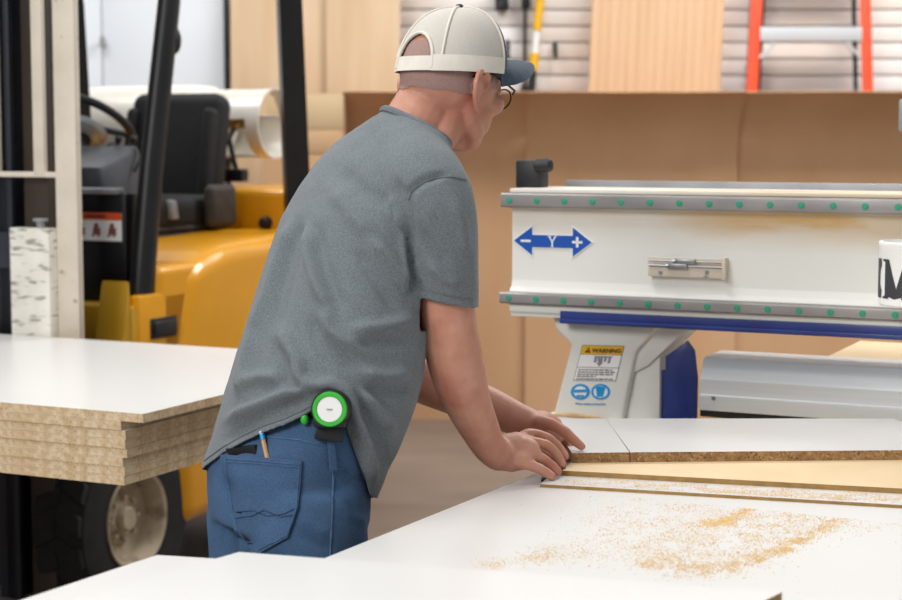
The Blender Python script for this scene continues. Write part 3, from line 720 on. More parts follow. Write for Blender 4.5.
# chassis
P_(MB().box(mir(RS-.22),RS-.22,WD+.05,5.8,.16,.55,bev=.02),'chassis',m_blackm)
sp=onR(176,470,RS)
for s in (1,-1):
    a,b=(RS-.05,RS) if s>0 else (mir(RS),mir(RS-.05))
    P_(MB().prism([(WD+TR+.03,.24),(5.15,.24),(5.15,1.0),(WD+.02,1.0),(WD+.02,.70),(WD+TR*.7,.66),(WD+TR+.03,.50)],'x',a,b,bev=.012),'side_frame',m_yel)
P_(MB().box(mir(RS-.01),RS-.01,WD+.0,WD+.128,.70,.97,bev=.015),'front_fender',m_yeld)
P_(MB().prism([(WD-.07,.72),(WD-.0,.72),(WD+.0,1.05)],'x',RS-.13,RS-.02,bev=.006),'fender_gusset',m_yeld)
# hood and counterweight
h0=onR(150,267,RS)
hz=onR(165,266.5,RS).z
hood=[(WD+.13,.66),(WD+.13,hz),(5.25,hz+.01),(5.25,.66)]
P_(MB().prism(hood,'x',mir(RS),RS,bev=.03,seg=4),'hood',m_yel)
cw=[(onR(u,v,RS+.02).y,onR(u,v,RS+.02).z) for u,v in ((172,345),(190,268),(206,259),(226,247),(246,241.5),(272,238))]
cw=[(cw[0][0]+.06,.22),(cw[0][0]+.03,.8)]+cw[1:]+[(5.62,cw[-1][1]+.01),(5.80,cw[-1][1]-.10),(5.86,.75),(5.80,.3)]
P_(MB().prism(cw,'x',mir(RS+.02),RS+.02,bev=.065,seg=5),'counterweight',m_yel)
cb=P_(MB().prism([(mir(RS-.08),5.66),(RS-.08,5.66),(RS-.08,5.78),(RS-.25,6.02),(RC+.15,6.16),(RC-.15,6.16),(mir(RS-.25),6.02),(mir(RS-.08),5.78)],'z',.35,1.30,bev=.035,seg=3),'counterweight_top',m_yel)
k=onD(266,223,5.655); P_(MB().cyl((k.x,5.665,k.z),(k.x,5.63,k.z),.026,.022,18,bev=.005),'knob',m_blackp,cb)
a,b=onR(150,319,RS),onR(176,335,RS)
P_(MB().box(RS-.01,RS+.006,a.y,b.y,b.z,a.z,bev=.004).box(RS+.004,RS+.016,a.y+.012,b.y-.012,b.z+.012,a.z-.012,bev=.004),'door_handle',m_blackp)
# cowl, floor, dash
DC=WD+.09
a,b=onD(78,192,DC),onD(127,305,DC)
cowl=P_(MB().box(mir(b.x),b.x,DC,DC+.09,b.z-.05,a.z,bev=.012),'front_cowl',m_blackm)
P_(MB().box(mir(b.x)+.02,b.x-.02,DC-.02,DC+.03,a.z-.006,a.z+.014,bev=.006),'cowl_trim',m_grey,cowl)
q0,q1=onD(76,240,DC),onD(121.5,213,DC)
lb=P_(MB().box(q0.x-.02,q1.x,DC-.0022,DC+.001,q0.z,q1.z,bev=.0006,seg=1),'warning_decal',m_decalw,cowl,label='white decal with orange header')
zz=q1.z-(q1.z-q0.z)*.26
P_(MB().box(q0.x-.02,q1.x,DC-.0034,DC-.001,zz,q1.z,bev=.0004,seg=1),'decal_header',m_decalr,lb)
w=q1.x-q0.x
for i,f in enumerate((.12,.46,.80)):
    x=q0.x+w*f; mb=MB(); hz=q0.z+.012; hh=(zz-q0.z)-.024
    mb.cyl((x,DC-.0032,hz+hh*.85),(x,DC-.001,hz+hh*.85),.009,n=12)
    mb.prism([(x-.012,hz+hh*.7),(x+.006,hz+hh*.75),(x+.018,hz+hh*.3),(x+.008,hz),(x-.004,hz+hh*.3),(x-.016,hz+.002)],'y',DC-.0032,DC-.001)
    mb.prism([(x+.012,hz+hh*.7),(x+.02,hz+hh*.62),(x-.014,hz),(x-.02,hz+hh*.1)],'y',DC-.0034,DC-.001)
    P_(mb,'pictogram',m_decalmr,lb,smooth=False)
xx=q0.x+w*.45
P_(MB().box(xx-w*.22,xx+w*.22,DC-.0042,DC-.003,zz+(q1.z-zz)*.35,zz+(q1.z-zz)*.62),'header_lettering',m_decalk,lb,smooth=False)
P_(MB().box(mir(RS-.06),RS-.06,DC+.08,5.25,.92,.965,bev=.006),'floor_plate',m_blackp)
P_(MB().hexa([(-4.12,DC+.06,1.2),(-3.44,DC+.06,1.2),(-3.44,DC+.32,1.26),(-4.12,DC+.32,1.26),(-4.10,DC+.06,1.40),(-3.46,DC+.06,1.40),(-3.46,DC+.28,1.47),(-4.10,DC+.28,1.47)],bev=.02),'dashboard',mat('dash_plastic','#3b3d42','#4a4c52',10,.5))
sc=onR(87,126,RC); nrm=V((0,.60,.80)); 
col_=P_(MB().tube([(RC,DC+.12,1.25),sc-nrm*.05],.035,16),'steering_column',m_blackp)
e1=V((1,0,0)); e2=nrm.cross(e1)
ring=[sc+(e1*cos(2*pi*i/40)+e2*sin(2*pi*i/40))*.168 for i in range(40)]
sw=P_(MB().tube(ring,.0145,12,closed=True),'steering_wheel',m_blackp)
m_hub=mat('silver_plastic','#a9abae','#b8babd',10,.4,metal=.3)
P_(MB().lathe([(0,-.05),(.05,-.048),(.075,-.03),(.08,-.012),(.06,.0),(0,.005)],sc,nrm,32),'wheel_hub',m_hub,sw)
for an in (20,160,270):
    P_(MB().tube([sc+(e1*cos(rad(an))+e2*sin(rad(an)))*.06,sc+(e1*cos(rad(an))+e2*sin(rad(an)))*.166],.011,8),'spoke',m_blackp,sw)
kp=sc+(e1*cos(rad(92))+e2*sin(rad(92)))*.168
P_(MB().ell(kp+nrm*.03,(.022,.022,.024)).cyl(kp,kp+nrm*.03,.008,n=10),'spinner_knob',m_blackp,sw)
P_(MB().tube([(-3.97,4.75,1.40),(-3.965,4.76,1.55),(-3.975,4.78,1.66),(-4.0,4.82,1.73)],.010,10),'grab_handle',m_blackp)
lv=onR(124,160,-3.5)
for i in range(3):
    x=-3.56+.06*i
    P_(MB().tube([(x,DC+.22,1.38),(x+.01,DC+.28,1.47)],.006,8).ell((x+.01,DC+.285,1.485),(.013,.013,.016),nu=12,nv=8),'lever',m_blackp)
# seat
P_(MB().box(-4.03,-3.61,5.10,5.60,1.15,1.28,bev=.045,seg=4),'seat_cushion',m_seat)
M=Matrix.Translation((-3.84,5.52,1.215))@Matrix.Rotation(rad(-10),4,'X')
bk=P_(MB().box(-.205,.205,-.02,.10,0,.455,bev=.05,seg=4,M=M),'seat_backrest',m_seat)
for s in (-1,1): P_(MB().box(-.025+s*.172,.025+s*.172,-.05,.05,.02,.39,bev=.024,seg=3,M=M),'bolster',m_seat,bk)
for s in (-1,1): P_(MB().box(-3.83+s*.25-.025,-3.83+s*.25+.025,5.40,5.58,1.16,1.32,bev=.03,seg=4),'hip_restraint',m_bellow)
P_(MB().hexa([(-3.64,5.20,1.20),(-3.59,5.20,1.20),(-3.59,5.24,1.20),(-3.64,5.24,1.20),(-3.62,5.20,1.27),(-3.60,5.20,1.265),(-3.60,5.24,1.265),(-3.62,5.24,1.27)],bev=.004),'belt_buckle',m_grey)
mb=MB()
for i in range(4): z=1.07+.027*i; mb.box(-4.0+.008*i,-3.59-.008*i,5.11,5.56,z,z+.024,bev=.011,seg=3)
P_(mb,'seat_bellows',m_bellow)
P_(MB().box(-4.04,-3.55,5.05,5.6,1.04,1.075,bev=.01),'seat_base',m_blackm)
# overhead guard
p0,p1=onR(138,338,RS-.05),onR(169.5,-2,RS-.05)
def guard(r,sx):
    v=(p1-p0)
    top=V((r,p1.y+.03,2.13)); bot=V((r,p0.y-.02,.86))
    b=bot; P_(MB().tube([b,V((r,p0.y,p0.z)),V((r,(p0.y+p1.y)/2-.012,(p0.z+p1.z)/2)),V((r,p1.y,p1.z)),top],[.05,.047,.044,.042,.042],14,flat=(V((1,0,0)),.8)),'guard_post',m_blackm)
    a=onR(298,222,RS-.05); c=onR(289,-2,RS-.05)
    a.x=c.x=r
    q=[a+V((0,.03,-.12)),a,c,V((r,c.y-.02,2.13))]
    rp=P_(MB().tube(q,[.072,.072,.068,.066],4,flat=(V((1,0,0)),.8)),'guard_post',m_blackm)
    return top,q[-1]
t0,t1=guard(RS-.05,1); t2,t3=guard(mir(RS-.05),-1)
for a,b in ((t0,t1),(t2,t3)): P_(MB().tube([a,b],.04,10),'roof_side_bar',m_blackm)
for f in (0,.2,.4,.6,.8,1): P_(MB().tube([t0.lerp(t1,f),t2.lerp(t3,f)],.022,8),'roof_bar',m_blackm)
bp=onR(178,34,RS-.05); P_(MB().ell((RS-.035,bp.y-.045,onR(154,39,RS-.05).z),(.02,.03,.045)),'post_light_mount',m_blackp)
# mast
MD=bc.y+.07
for r_ in (onD(36,200,MD).x,):
    for rr in (r_,mir(r_)):
        s=1 if rr>RC else -1
        P_(MB().box(rr-.045,rr+.045,MD,MD+.022,.06,2.55,bev=.003).box(rr-.045,rr+.045,MD+.13,MD+.152,.06,2.55,bev=.003).box(rr+s*.025-.018,rr+s*.025+.018,MD+.01,MD+.14,.06,2.55,bev=.003),'outer_mast_rail',m_mastb)
        i_=rr-s*.115
        P_(MB().box(i_-.04,i_+.04,MD-.02,MD+.0,.08,2.5,bev=.003).box(i_-.04,i_+.04,MD+.09,MD+.11,.08,2.5,bev=.003).box(i_-.012,i_+.025,MD-.02,MD+.1,.08,2.5,bev=.003),'inner_mast_rail',m_mast)
        P_(MB().cyl((rr-s*.215,MD+.06,.1),(rr-s*.215,MD+.06,1.5),.034,n=20,bev=.004).cyl((rr-s*.215,MD+.06,1.5),(rr-s*.215,MD+.06,2.5),.022,n=16),'lift_cylinder',m_mast)
rl_=onD(36,200,MD).x
for z0,z1 in ((.10,.24),(1.30,1.36),(2.45,2.55)): P_(MB().box(mir(rl_),rl_,MD+.152,MD+.185,z0,z1,bev=.004),'mast_crossbar',m_mast)
for dx in (-.05,.0,.05): P_(MB().tube([(RC+dx-.12,MD+.03,.3),(RC+dx-.12,MD+.03,2.5)],.011,8),'mast_hose',m_blackp)
# carriage, load backrest, forks
CD=bc.y+.028
B0,B1=onD(57,200,CD).x,onD(79.5,200,CD).x
for z0,z1 in ((SBOT-.03,SBOT+.09),(1.10,1.21)): P_(MB().box(mir(B1)+.05,B1-.02,CD+.005,CD+.036,z0,z1,bev=.004),'carriage_bar',m_mast)
P_(MB().box(B1-.14,B1-.04,CD+.036,CD+.06,SBOT,1.2,bev=.003),'carriage_side_plate',m_mast)
P_(MB().box(mir(B1-.04),mir(B1-.14),CD+.036,CD+.06,SBOT,1.2,bev=.003),'carriage_side_plate',m_mast)
lbk=P_(MB().box(mir(B1),B1,CD-.012,CD+.012,2.18,2.22,bev=.003),'load_backrest',m_cream)
zhb=onD(40,174.5,CD).z
P_(MB().box(mir(B1),B1-.002,CD-.01,CD+.008,zhb-.008,zhb+.008,bev=.002),'backrest_rail',m_cream,lbk)
for s in (1,-1):
    f=lambda x: x if s>0 else mir(x)
    a,b=sorted((f(B0+.006),f(B1))); P_(MB().box(a,b,CD-.014,CD+.004,.80,2.2,bev=.003).box(*(sorted((f(B1-.012),f(B1)))),CD-.012,CD+.012,.80,2.2,bev=.002),'backrest_upright',m_cream,lbk)
xa,xb=onD(34.5,100,CD).x,onD(45,100,CD).x
n=6
for k in range(n):
    x=xa-(k*(xa-mir(xb))/(n-1)); P_(MB().box(x,x+(xb-xa),CD-.012,CD+.006,zhb if k==0 else zhb,2.19,bev=.002),'backrest_bar',m_cream,lbk)
F0,F1=onD(15,280,CD-.03).x,onD(54,280,CD-.03).x
ft=onD(35,228,CD-.03).z
for s in (1,-1):
    a,b=sorted((F0,F1)) if s>0 else sorted((mir(F0),mir(F1)))
    d1=CD-.003; d0=d1-.048
    fo=P_(MB().prism([(d0,SBOT-.0006),(d0,ft),(d1,ft),(d1,SBOT-.045),(SD0+.12,SBOT-.020),(SD0+.12,SBOT-.0006)],'x',a,b,bev=.003),'fork',m_scuff)
    m_=(a+b)/2
    P_(MB().cyl((m_+.02,d0+.03,ft-.001),(m_+.02,d0+.03,ft+.022),.012,n=14).cyl((m_+.02,d0+.03,ft+.02),(m_+.02,d0+.03,ft+.028),.022,n=16),'fork_pin',m_grey,fo)
# gas tank
tx=-3.615; td=5.95; tz=1.545
gt=empty('gas_cylinder','white gas cylinder lying crosswise behind the forklift seat','gas cylinder',(tx-.4,td,1.4),rot=RZ)
def G(mb,name,m,par=None,**k): return part(mb,name,m,par or gt,rot=RZ,**k)
G(MB().lathe([(0,-.98),(.06,-.975),(.12,-.94),(.15,-.88),(.155,-.82),(.155,-.36),(.15,-.30),(.125,-.25),(.07,-.225),(0,-.22)],(tx,td,tz),(1,0,0),44),'shell',m_tank)
# collar ring with two windows
bm=bmesh.new(); N=48; prof=[(-.26,.135),(-.20,.135),(-.06,.135),(0,.138)]
vs=[[None]*N for _ in prof]
for i,(h,r) in enumerate(prof):
    for k_ in range(N):
        a=2*pi*k_/N; vs[i][k_]=bm.verts.new((tx+h,td+r*cos(a),tz+r*sin(a)))
for i in range(3):
    for k_ in range(N):
        a=(360*(k_+.5)/N)%360
        if i==1 and (176<a<252 or 16<a<66): continue
        bm.faces.new([vs[i][k_],vs[i][(k_+1)%N],vs[i+1][(k_+1)%N],vs[i+1][k_]])
bmesh.ops.recalc_face_normals(bm,faces=bm.faces); bmesh.ops.solidify(bm,geom=bm.faces[:],thickness=.006)
mb=MB(); mb.bm=bm; G(mb,'collar',m_tank)
vv=G(MB().cyl((tx-.23,td,tz),(tx-.12,td,tz),.022,n=16,bev=.003).cyl((tx-.15,td,tz),(tx-.15,td-.07,tz-.02),.012,n=12),'valve',mat('brass','#9c7a3a','#b08a45',10,.35,metal=.8))
G(MB().lathe([(0,0),(.03,0),(.034,.006),(.034,.02),(.028,.026),(0,.026)],(tx-.12,td-.01,tz),(1,0,0),20),'valve_wheel',m_decaly,vv)
G(MB().tube([(tx-.15,td-.07,tz-.02),(tx-.13,td-.14,tz-.06),(tx-.1,td-.13,tz-.2),(tx-.25,td-.05,tz-.235)],.011,10),'hose',m_blackp)
for x in (tx-.4,tx-.78):
    P_(MB().prism([(td-.14,1.30),(td+.14,1.30),(td+.145,1.45),(td+.09,tz-.13),(td,tz-.157),(td-.09,tz-.13),(td-.145,1.45)],'x',x-.03,x+.03,bev=.004),'tank_cradle',m_blackm)
P_(MB().box(tx-.9,tx-.02,td-.22,td-.17,1.32,1.37,bev=.008),'tank_bracket',m_blackm)
# ================================================================ the man
TH=rad(55)
fw=V((sin(TH),cos(TH),0)); rt=V((cos(TH),-sin(TH),0)); UP=V((0,0,1))
PX=lambda p,Y:p*Y/F
hip=PY(288,455,2.85)
man=empty('person','person in a grey t-shirt, jeans and cap bending over the boards','person',(hip.x,hip.y,0))
def ring(uL,uR,v,Y,k=.66,n=48,sq=2.35,sc=1.0,tilt=0,ad=0):
    c=PY((uL+uR)/2,v,Y); w=(uR-uL)/2*Y/F
    ct,st=cos(TH),sin(TH); a=w/math.sqrt(ct*ct+k*k*st*st)*sc+ad; b=k*(a-ad)+ad
    out=[]
    for i in range(n):
        t=2*pi*i/n; x=math.copysign(abs(cos(t))**(2/sq),cos(t))*a; y=math.copysign(abs(sin(t))**(2/sq),sin(t))*b
        out.append(c+rt*x+fw*y+UP*(y*tilt))
    return out
TS=[ # uL,uR,v,Y,k,tilt
 (204,371,520,2.86,.80,0),(203,374,497,2.86,.80,0),(203,385,466,2.86,.82,0),(212,397,440,2.865,.84,0),(221.5,409,410,2.875,.84,-.05),(236,420,370,2.89,.80,-.1),(250,426,325,2.91,.74,-.15),
 (264,430,280,2.935,.68,-.2),(281,434,230,2.955,.62,-.25),(297,438,200,2.97,.58,-.25),(316,446,172,2.985,.54,-.25),(336,450,151,2.995,.52,-.25),(356,448,135,3.0,.55,-.25),(376,446,121,3.01,.62,-.25)]
# ---- body
def curve(pts,n=24):
    """smooth path and radii through (u,v,Y,r)"""
    P=[(*PY(a,b,c),r) for a,b,c,r in pts]; out=[]
    m=len(P)
    for i in range(m-1):
        p0,p1,p2,p3=P[max(i-1,0)],P[i],P[i+1],P[min(i+2,m-1)]
        for k in range(n):
            t=k/n
            out.append([.5*((2*p1[j])+(-p0[j]+p2[j])*t+(2*p0[j]-5*p1[j]+4*p2[j]-p3[j])*t*t+(-p0[j]+3*p1[j]-3*p2[j]+p3[j])*t**3) for j in range(4)])
    out.append(list(P[-1])); return [V(o[:3]) for o in out],[o[3] for o in out]
def limb(mb,pts,n=20,sub=6,flat=None,noend=False):
    p,r=curve(pts,sub); mb.tube(p,r,n,flat=flat); mb.ell(p[0],(r[0]*.98,)*3,nu=16,nv=10); 
    if not noend: mb.ell(p[-1],(r[-1]*.98,)*3,nu=16,nv=10)
ARM_R=[(428,195,2.85,.046),(438,225,2.835,.044),(444,262,2.845,.0435),(446.5,300,2.855,.0455),(449,325,2.86,.0462),(453,350,2.865,.0472),(458.5,374,2.88,.0455),(468.5,404,2.915,.0395),(479.5,428,2.95,.034),(489,446,2.97,.0295),(499,455,2.985,.0285)]
ARM_L=[(345,205,3.12,.046),(358,250,3.13,.044),(376,310,3.13,.043),(392,352,3.13,.043),(415,376,3.13,.0415),(450,392,3.14,.039),(485,405,3.15,.036),(512,417,3.155,.0315),(535,427,3.155,.029)]
body=MB()
body.rings([ring(a,b,v,Y,k,sc=.80,tilt=t,ad=-.006) for a,b,v,Y,k,t in TS if 140<v<=466])
limb(body,ARM_R); limb(body,ARM_L)
# hips and legs
def at(s,f,z,ox=0): return V((hip.x,hip.y,0))+rt*s+fw*f+UP*z
LEG=lambda s:[(at(s*.065,0,.93),.066),(at(s*.075,.0,.80),.066),(at(s*.09,.005,.66),.060),(at(s*.105,.02,.52),.056),(at(s*.105,.015,.44),.053),(at(s*.11,-.01,.32),.054),(at(s*.11,-.02,.18),.040),(at(s*.11,-.02,.09),.038)]
for s in (1,-1):
    L_=LEG(s); body.tube([p for p,r in L_],[r for p,r in L_],20)
body.ell(at(0,0,.93),(.09,.08,.10))
# head frame
YH=3.05; HC=PY(451,81,YH)
yaw,pit=rad(42),rad(11)
hf=V((sin(yaw)*cos(pit),cos(yaw)*cos(pit),-sin(pit))); hr=V((cos(yaw),-sin(yaw),0)); hu=hr.cross(hf)
HM=Matrix((hr,hf,hu)).transposed()                       # local (right, forward, up)
def hd_(r,f,u): return HC+hr*r+hf*f+hu*u
body.ell(hd_(0,-.004,.012),(.077,.096,.098),HM,nu=36,nv=22)
body.ell(hd_(0,.024,-.048),(.0615,.066,.066),HM,nu=30,nv=18)
body.ell(hd_(0,.048,-.093),(.030,.026,.024),HM)           # chin
for s in (1,-1):
    body.tube([hd_(s*.046,-.005,-.035),hd_(s*.046,.006,-.068),hd_(s*.040,.028,-.084),hd_(s*.018,.050,-.096)],[.024,.022,.021,.019],14)   # jaw line
    body.ell(hd_(s*.045,.062,-.028),(.022,.024,.020),HM)  # cheek bone
    body.ell(hd_(s*.034,.083,.020),(.022,.012,.009),HM)   # brow
    body.ell(hd_(s*.032,.080,.000),(.013,.012,.011),HM)   # eyeball bulge
    # ear: rim, bowl and lobe
    ec=lambda f,u,o=.0:hd_(s*(.0755+o),f*1.3-.008,u*1.2-.017)
    rim=[ec(.010,-.002),ec(.014,.010,.003),ec(.010,.020,.006),ec(-.004,.027,.010),ec(-.017,.020,.013),ec(-.021,.004,.014),ec(-.017,-.014,.011),ec(-.008,-.027,.006)]
    body.tube(rim,[.0045,.0045,.005,.005,.005,.005,.005,.0055],10)
    body.ell(ec(-.005,-.002,.004),(.0055,.018,.029),HM@Matrix.Rotation(rad(s*18),3,'Z')); body.ell(ec(-.002,-.029,.005),(.006,.009,.009),HM)
body.tube([hd_(0,.090,.012),hd_(0,.104,-.010),hd_(0,.113,-.027),hd_(0,.100,-.036)],[.008,.011,.013,.009],12)  # nose
for s in (1,-1): body.ell(hd_(s*.012,.099,-.032),(.009,.011,.008),HM)
body.ell(hd_(0,.092,-.060),(.024,.010,.006),HM); body.ell(hd_(0,.090,-.071),(.021,.010,.007),HM)            # lips
# neck
limb(body,[(410,142,3.01,.068),(418,124,3.015,.060),(428,104,3.03,.056),(438,84,3.045,.056)],24)
body.tube([PY(452,112,3.02),PY(440,138,2.99),PY(432,152,2.98)],[.034,.03,.02],14)
# hands
def finger(mb,pts,r0=.0104,r1=.0083):
    n=len(pts); P=[(a,b,c,r0+(r1-r0)*i/(n-1)) for i,(a,b,c) in enumerate(pts)]
    p,r=curve(P,5); mb.tube(p,r,14); mb.ell(p[-1],(r[-1],)*3,nu=14,nv=10); mb.ell(p[0],(r[0],)*3,nu=14,nv=10)
    for q in P[1:-1]: mb.ell(PY(*q[:3]),(q[3]*1.08,)*3,nu=14,nv=10)       # knuckles
RHF=[[(510,446,3.02),(528,434,3.05),(547,438,3.07),(558,447,3.075),(565,456,3.07)],
     [(510,449,3.01),(524,441.5,3.025),(546,445,3.04),(557,455,3.05),(562,464,3.05)],
     [(508,453,3.0),(520,453,3.0),(541,458,3.01),(552,466,3.015),(558,471.5,3.015)],
     [(506,458,2.99),(516,462,2.985),(534,466.5,2.985),(545,472,2.99),(552,476.5,2.99)]]
body.tube([PY(498,454,2.985),PY(508,453,3.0),PY(521,450,3.015),PY(531,451,3.02)],[.030,.035,.034,.020],20,flat=(V((.45,-.75,.45)).normalized(),.62))
body.ell(PY(519,460,2.995),(.026,.020,.018)); body.ell(PY(526,452,3.01),(.026,.020,.026)); body.ell(PY(519,443,3.03),(.022,.024,.018))
for f in RHF: finger(body,f)
finger(body,[(508,448,3.03),(520,447,3.07),(536,450,3.10),(549,457,3.105)],.0115,.009)
LHF=[[(540,424,3.16),(557,431,3.185),(569,441,3.19),(571,452,3.175),(567,458,3.165)],
     [(540,427,3.165),(553,437,3.20),(566,449,3.20),(566,458,3.18)],
     [(538,430,3.17),(549,441,3.21),(559,455,3.20),(561,462,3.18)],
     [(536,432,3.17),(545,444,3.21),(552,458,3.20),(555,465,3.18)]]
body.tube([PY(533,425,3.155),PY(542,427,3.165),PY(552,432,3.18),PY(559,437,3.19)],[.029,.033,.032,.019],20,flat=(V((.3,-.8,.5)).normalized(),.62))
for f in LHF: finger(body,f)
finger(body,[(537,421,3.135),(551,424,3.13),(565,432,3.125),(575,441,3.125),(581.5,446.5,3.125)],.0125,.008)
bme=remesh(body,.0032,4)
bod=part(bme,'body',m_skin,man,ang=180)
bvh_body=BVHTree.FromObject(bod,bpy.context.evaluated_depsgraph_get()) if False else None
def bvh_of(o):
    M=WM[o.name]; me=o.data
    return BVHTree.FromPolygons([M@v.co for v in me.vertices],[tuple(p.vertices) for p in me.polygons])
BB=bvh_of(bod)
def hit(bvh,u,v,off=0):
    d=ray(u,v).normalized(); h=bvh.ray_cast(CAM,d)
    if h[0] is None: return None,None
    n=h[1] if h[1].dot(d)<0 else -h[1]
    return h[0]+n*off,n
# ---- cropped hair: a thin shell lifted off the scalp under the cap
Mb=WM[bod.name]; bm=bmesh.new(); mp={}
Hinv=HM.inverted()
for p in bod.data.polygons:
    c_=Hinv@(Mb@p.center-HC)
    if c_.z<.05 and c_.z>-.031+.35*max(0,c_.y+.03)+(.005*noise.noise(c_*40)) and abs(c_.x)<.1 and c_.y<.052 and c_.length<.135 and not (abs(c_.x)>.0735 and c_.y>-.045):
        vs=[]
        for vi in p.vertices:
            if vi not in mp:
                v_=bod.data.vertices[vi]; mp[vi]=bm.verts.new(Mb@v_.co+v_.normal*.0012)
            vs.append(mp[vi])
        bm.faces.new(vs)
mb=MB(); mb.bm=bm; part(mb,'hair',m_stub,man,ang=180,label='short cropped grey hair')
# ---- t-shirt
def poly_d(u,v,pl):
    best=1e9;tt=0
    for i in range(len(pl)-1):
        ax,ay=pl[i];bx,by=pl[i+1];dx,dy=bx-ax,by-ay;t=max(0,min(1,((u-ax)*dx+(v-ay)*dy)/(dx*dx+dy*dy+1e-9)))
        q=math.hypot(u-ax-dx*t,v-ay-dy*t)
        if q<best: best=q;tt=(i+t)/(len(pl)-1)
    return best,tt
sh=MB()
sh.rings([ring(a,b,v,Y,k,tilt=t) for a,b,v,Y,k,t in TS])
limb(sh,[(392,146,3.0,.060),(410,165,2.93,.068),(425,187,2.86,.071),(435,208,2.84,.067),(441,234,2.84,.0615),(444,262,2.845,.0585),(446.5,300,2.855,.0545),(447,314,2.858,.0535)],28,noend=True)
limb(sh,[(388,170,3.03,.050),(368,184,3.08,.052),(358,206,3.11,.055),(355,228,3.12,.056),(358,252,3.13,.058),(368,290,3.13,.056),(378,318,3.13,.052)],24)
limb(sh,[(404,160,3.0,.082),(412,138,3.01,.070),(420,122,3.02,.0645),(425,108,3.03,.0645)],24)
sme=remesh(sh,.0048,7)
HEM=[(190,478),(204,466),(223,452),(245,440),(262,432),(285,424),(302,416),(316,408),(331,407),(343,420),(349,435),(356,455),(363,473),(368,487),(372,497),(395,503)]
def lin1(pl,x):
    if x<=pl[0][0]: return pl[0][1]
    for (a,b),(c_,d_) in zip(pl,pl[1:]):
        if x<=c_: return b+(d_-b)*(x-a)/(c_-a)
    return pl[-1][1]
NECKC=PY(424,112,3.02)
nk_n=V((.50,.16,.80)).normalized()      # axis of the neck opening
nk_p=PY(421,130.5,3.01)
sl0=PY(417,292,2.86); sl1=PY(475,305,2.86)
sR_ax=V((.10,.05,-1)); sR_ax=(sR_ax-(sl1-sl0).normalized()*sR_ax.dot((sl1-sl0).normalized())).normalized()
armc=PY(446,300,2.855)
sL_p=PY(366,285,3.13); sL_ax=V((.25,0,-1)).normalized()
def f_keep(p):
    u,v=pix(p)
    vals=[]
    # hem
    if v>390:
        cz=PY(288,v,2.87); side=(p-cz).dot(V((cz.x,cz.y,0)).normalized())   # <0: near side
        near=lin1(HEM,u); far=470+(u-204)*.165
        w_=min(1,max(0,(side+.015)/.03)); h=near*(1-w_)+far*w_
        vals.append((h-v)/614)
    d=p-armc
    if d.length<.075 and (d-sR_ax.normalized()*d.dot(sR_ax.normalized())).length<.060 and -.03<d.dot(sR_ax.normalized())<.05: vals.append(-(p-sl0).dot(sR_ax))
    if (p-sL_p).length<.12 and p.y>3.07 : vals.append(-(p-sL_p).dot(sL_ax))
    if (p-NECKC).length<.16: vals.append(-(p-nk_p).dot(nk_n))
    return min(vals) if vals else 1
FOLDS=[ # polyline, half width px, height m
 ([(396,182),(404,205),(412,236)],4.5,-.005),([(390,196),(398,214),(409,234)],4,.004),([(408,192),(409,240),(411,290)],3.5,-.006),([(446,174),(424,180),(411,190),(407,202)],3,-.0045),([(404,200),(405,240),(406,285)],4.5,.003),
 ([(306,226),(310,255),(318,285),(330,312)],6,.006),([(318,230),(322,260),(332,290),(345,310)],5,-.004),([(291,224),(282,250),(272,282),(262,320)],6,.006),([(302,222),(294,250),(284,290),(276,325)],6,-.005),
 ([(262,300),(254,335),(246,370),(243,400)],6,.005),([(283,330),(290,345),(300,362),(300,380),(318,388)],6,.007),([(276,345),(284,362),(288,378),(304,392)],5,-.005),([(312,318),(318,340),(330,356),(352,366)],6,-.005),([(322,310),(330,330),(344,342),(368,350)],6,.005),
 ([(228,420),(258,408),(290,394),(312,390)],5,.006),([(226,440),(256,424),(286,410),(304,402)],5,-.004),([(240,386),(262,378),(286,378)],6,.004),
 ([(316,386),(332,384),(346,392),(356,410)],5,.009),([(347,398),(356,420),(366,446),(374,478)],4.5,.009),([(341,408),(350,430),(360,456),(368,486)],3.5,-.006),([(356,396),(370,420),(382,446),(388,468)],5,-.005),([(362,392),(380,412),(392,430)],5,.006),
 ([(360,372),(384,376),(410,372)],6,.005),([(366,388),(390,392),(410,388)],5,-.004),([(352,330),(384,326),(414,318)],6,.004),([(346,345),(380,344),(416,340)],5,-.003),
 ([(372,240),(392,262),(408,284)],6,.004),([(355,250),(376,280),(396,310)],6,-.003),([(420,230),(432,250),(448,262)],5,-.003),([(428,262),(444,278),(462,284)],5,.003),([(452,200),(462,225),(466,255)],6,.002),([(340,170),(360,190),(392,205)],8,-.003),([(333,190),(352,215),(372,236)],8,.003)]
bm=bmesh.new(); bm.from_mesh(sme); bm.normal_update()
for v_ in bm.verts:
    n=v_.normal; p=v_.co; u,v=pix(p); dv=(p-CAM).normalized()
    fc_=max(0,min(1,-n.dot(dv)*2.2)); dz=0
    if fc_>0:
        for pl,wd_,am in FOLDS:
            x0_=min(a for a,b in pl)-3*wd_; x1_=max(a for a,b in pl)+3*wd_
            if u<x0_ or u>x1_: continue
            q,t=poly_d(u,v,pl)
            if q<3*wd_: dz+=am*math.exp(-(q/wd_)**2)*min(1,4*t+.25,4*(1-t)+.25)
    low=max(0,min(1,(v-210)/200))
    dz=max(-.0075,min(.016,dz*3.1))*fc_+(.0022+.003*low)*noise.noise(V((p.x*9,p.y*9,p.z*5)))+.0012*noise.noise(p*28)
    v_.co=p+n*dz
bmesh.ops.smooth_vert(bm,verts=bm.verts,factor=.5,use_axis_x=True,use_axis_y=True,use_axis_z=True)
fv={v_:f_keep(v_.co) for v_ in bm.verts}
dele=[v_ for v_ in bm.verts if fv[v_]<-.0045]
bmesh.ops.delete(bm,geom=dele,context='VERTS')
bm.verts.ensure_lookup_table()
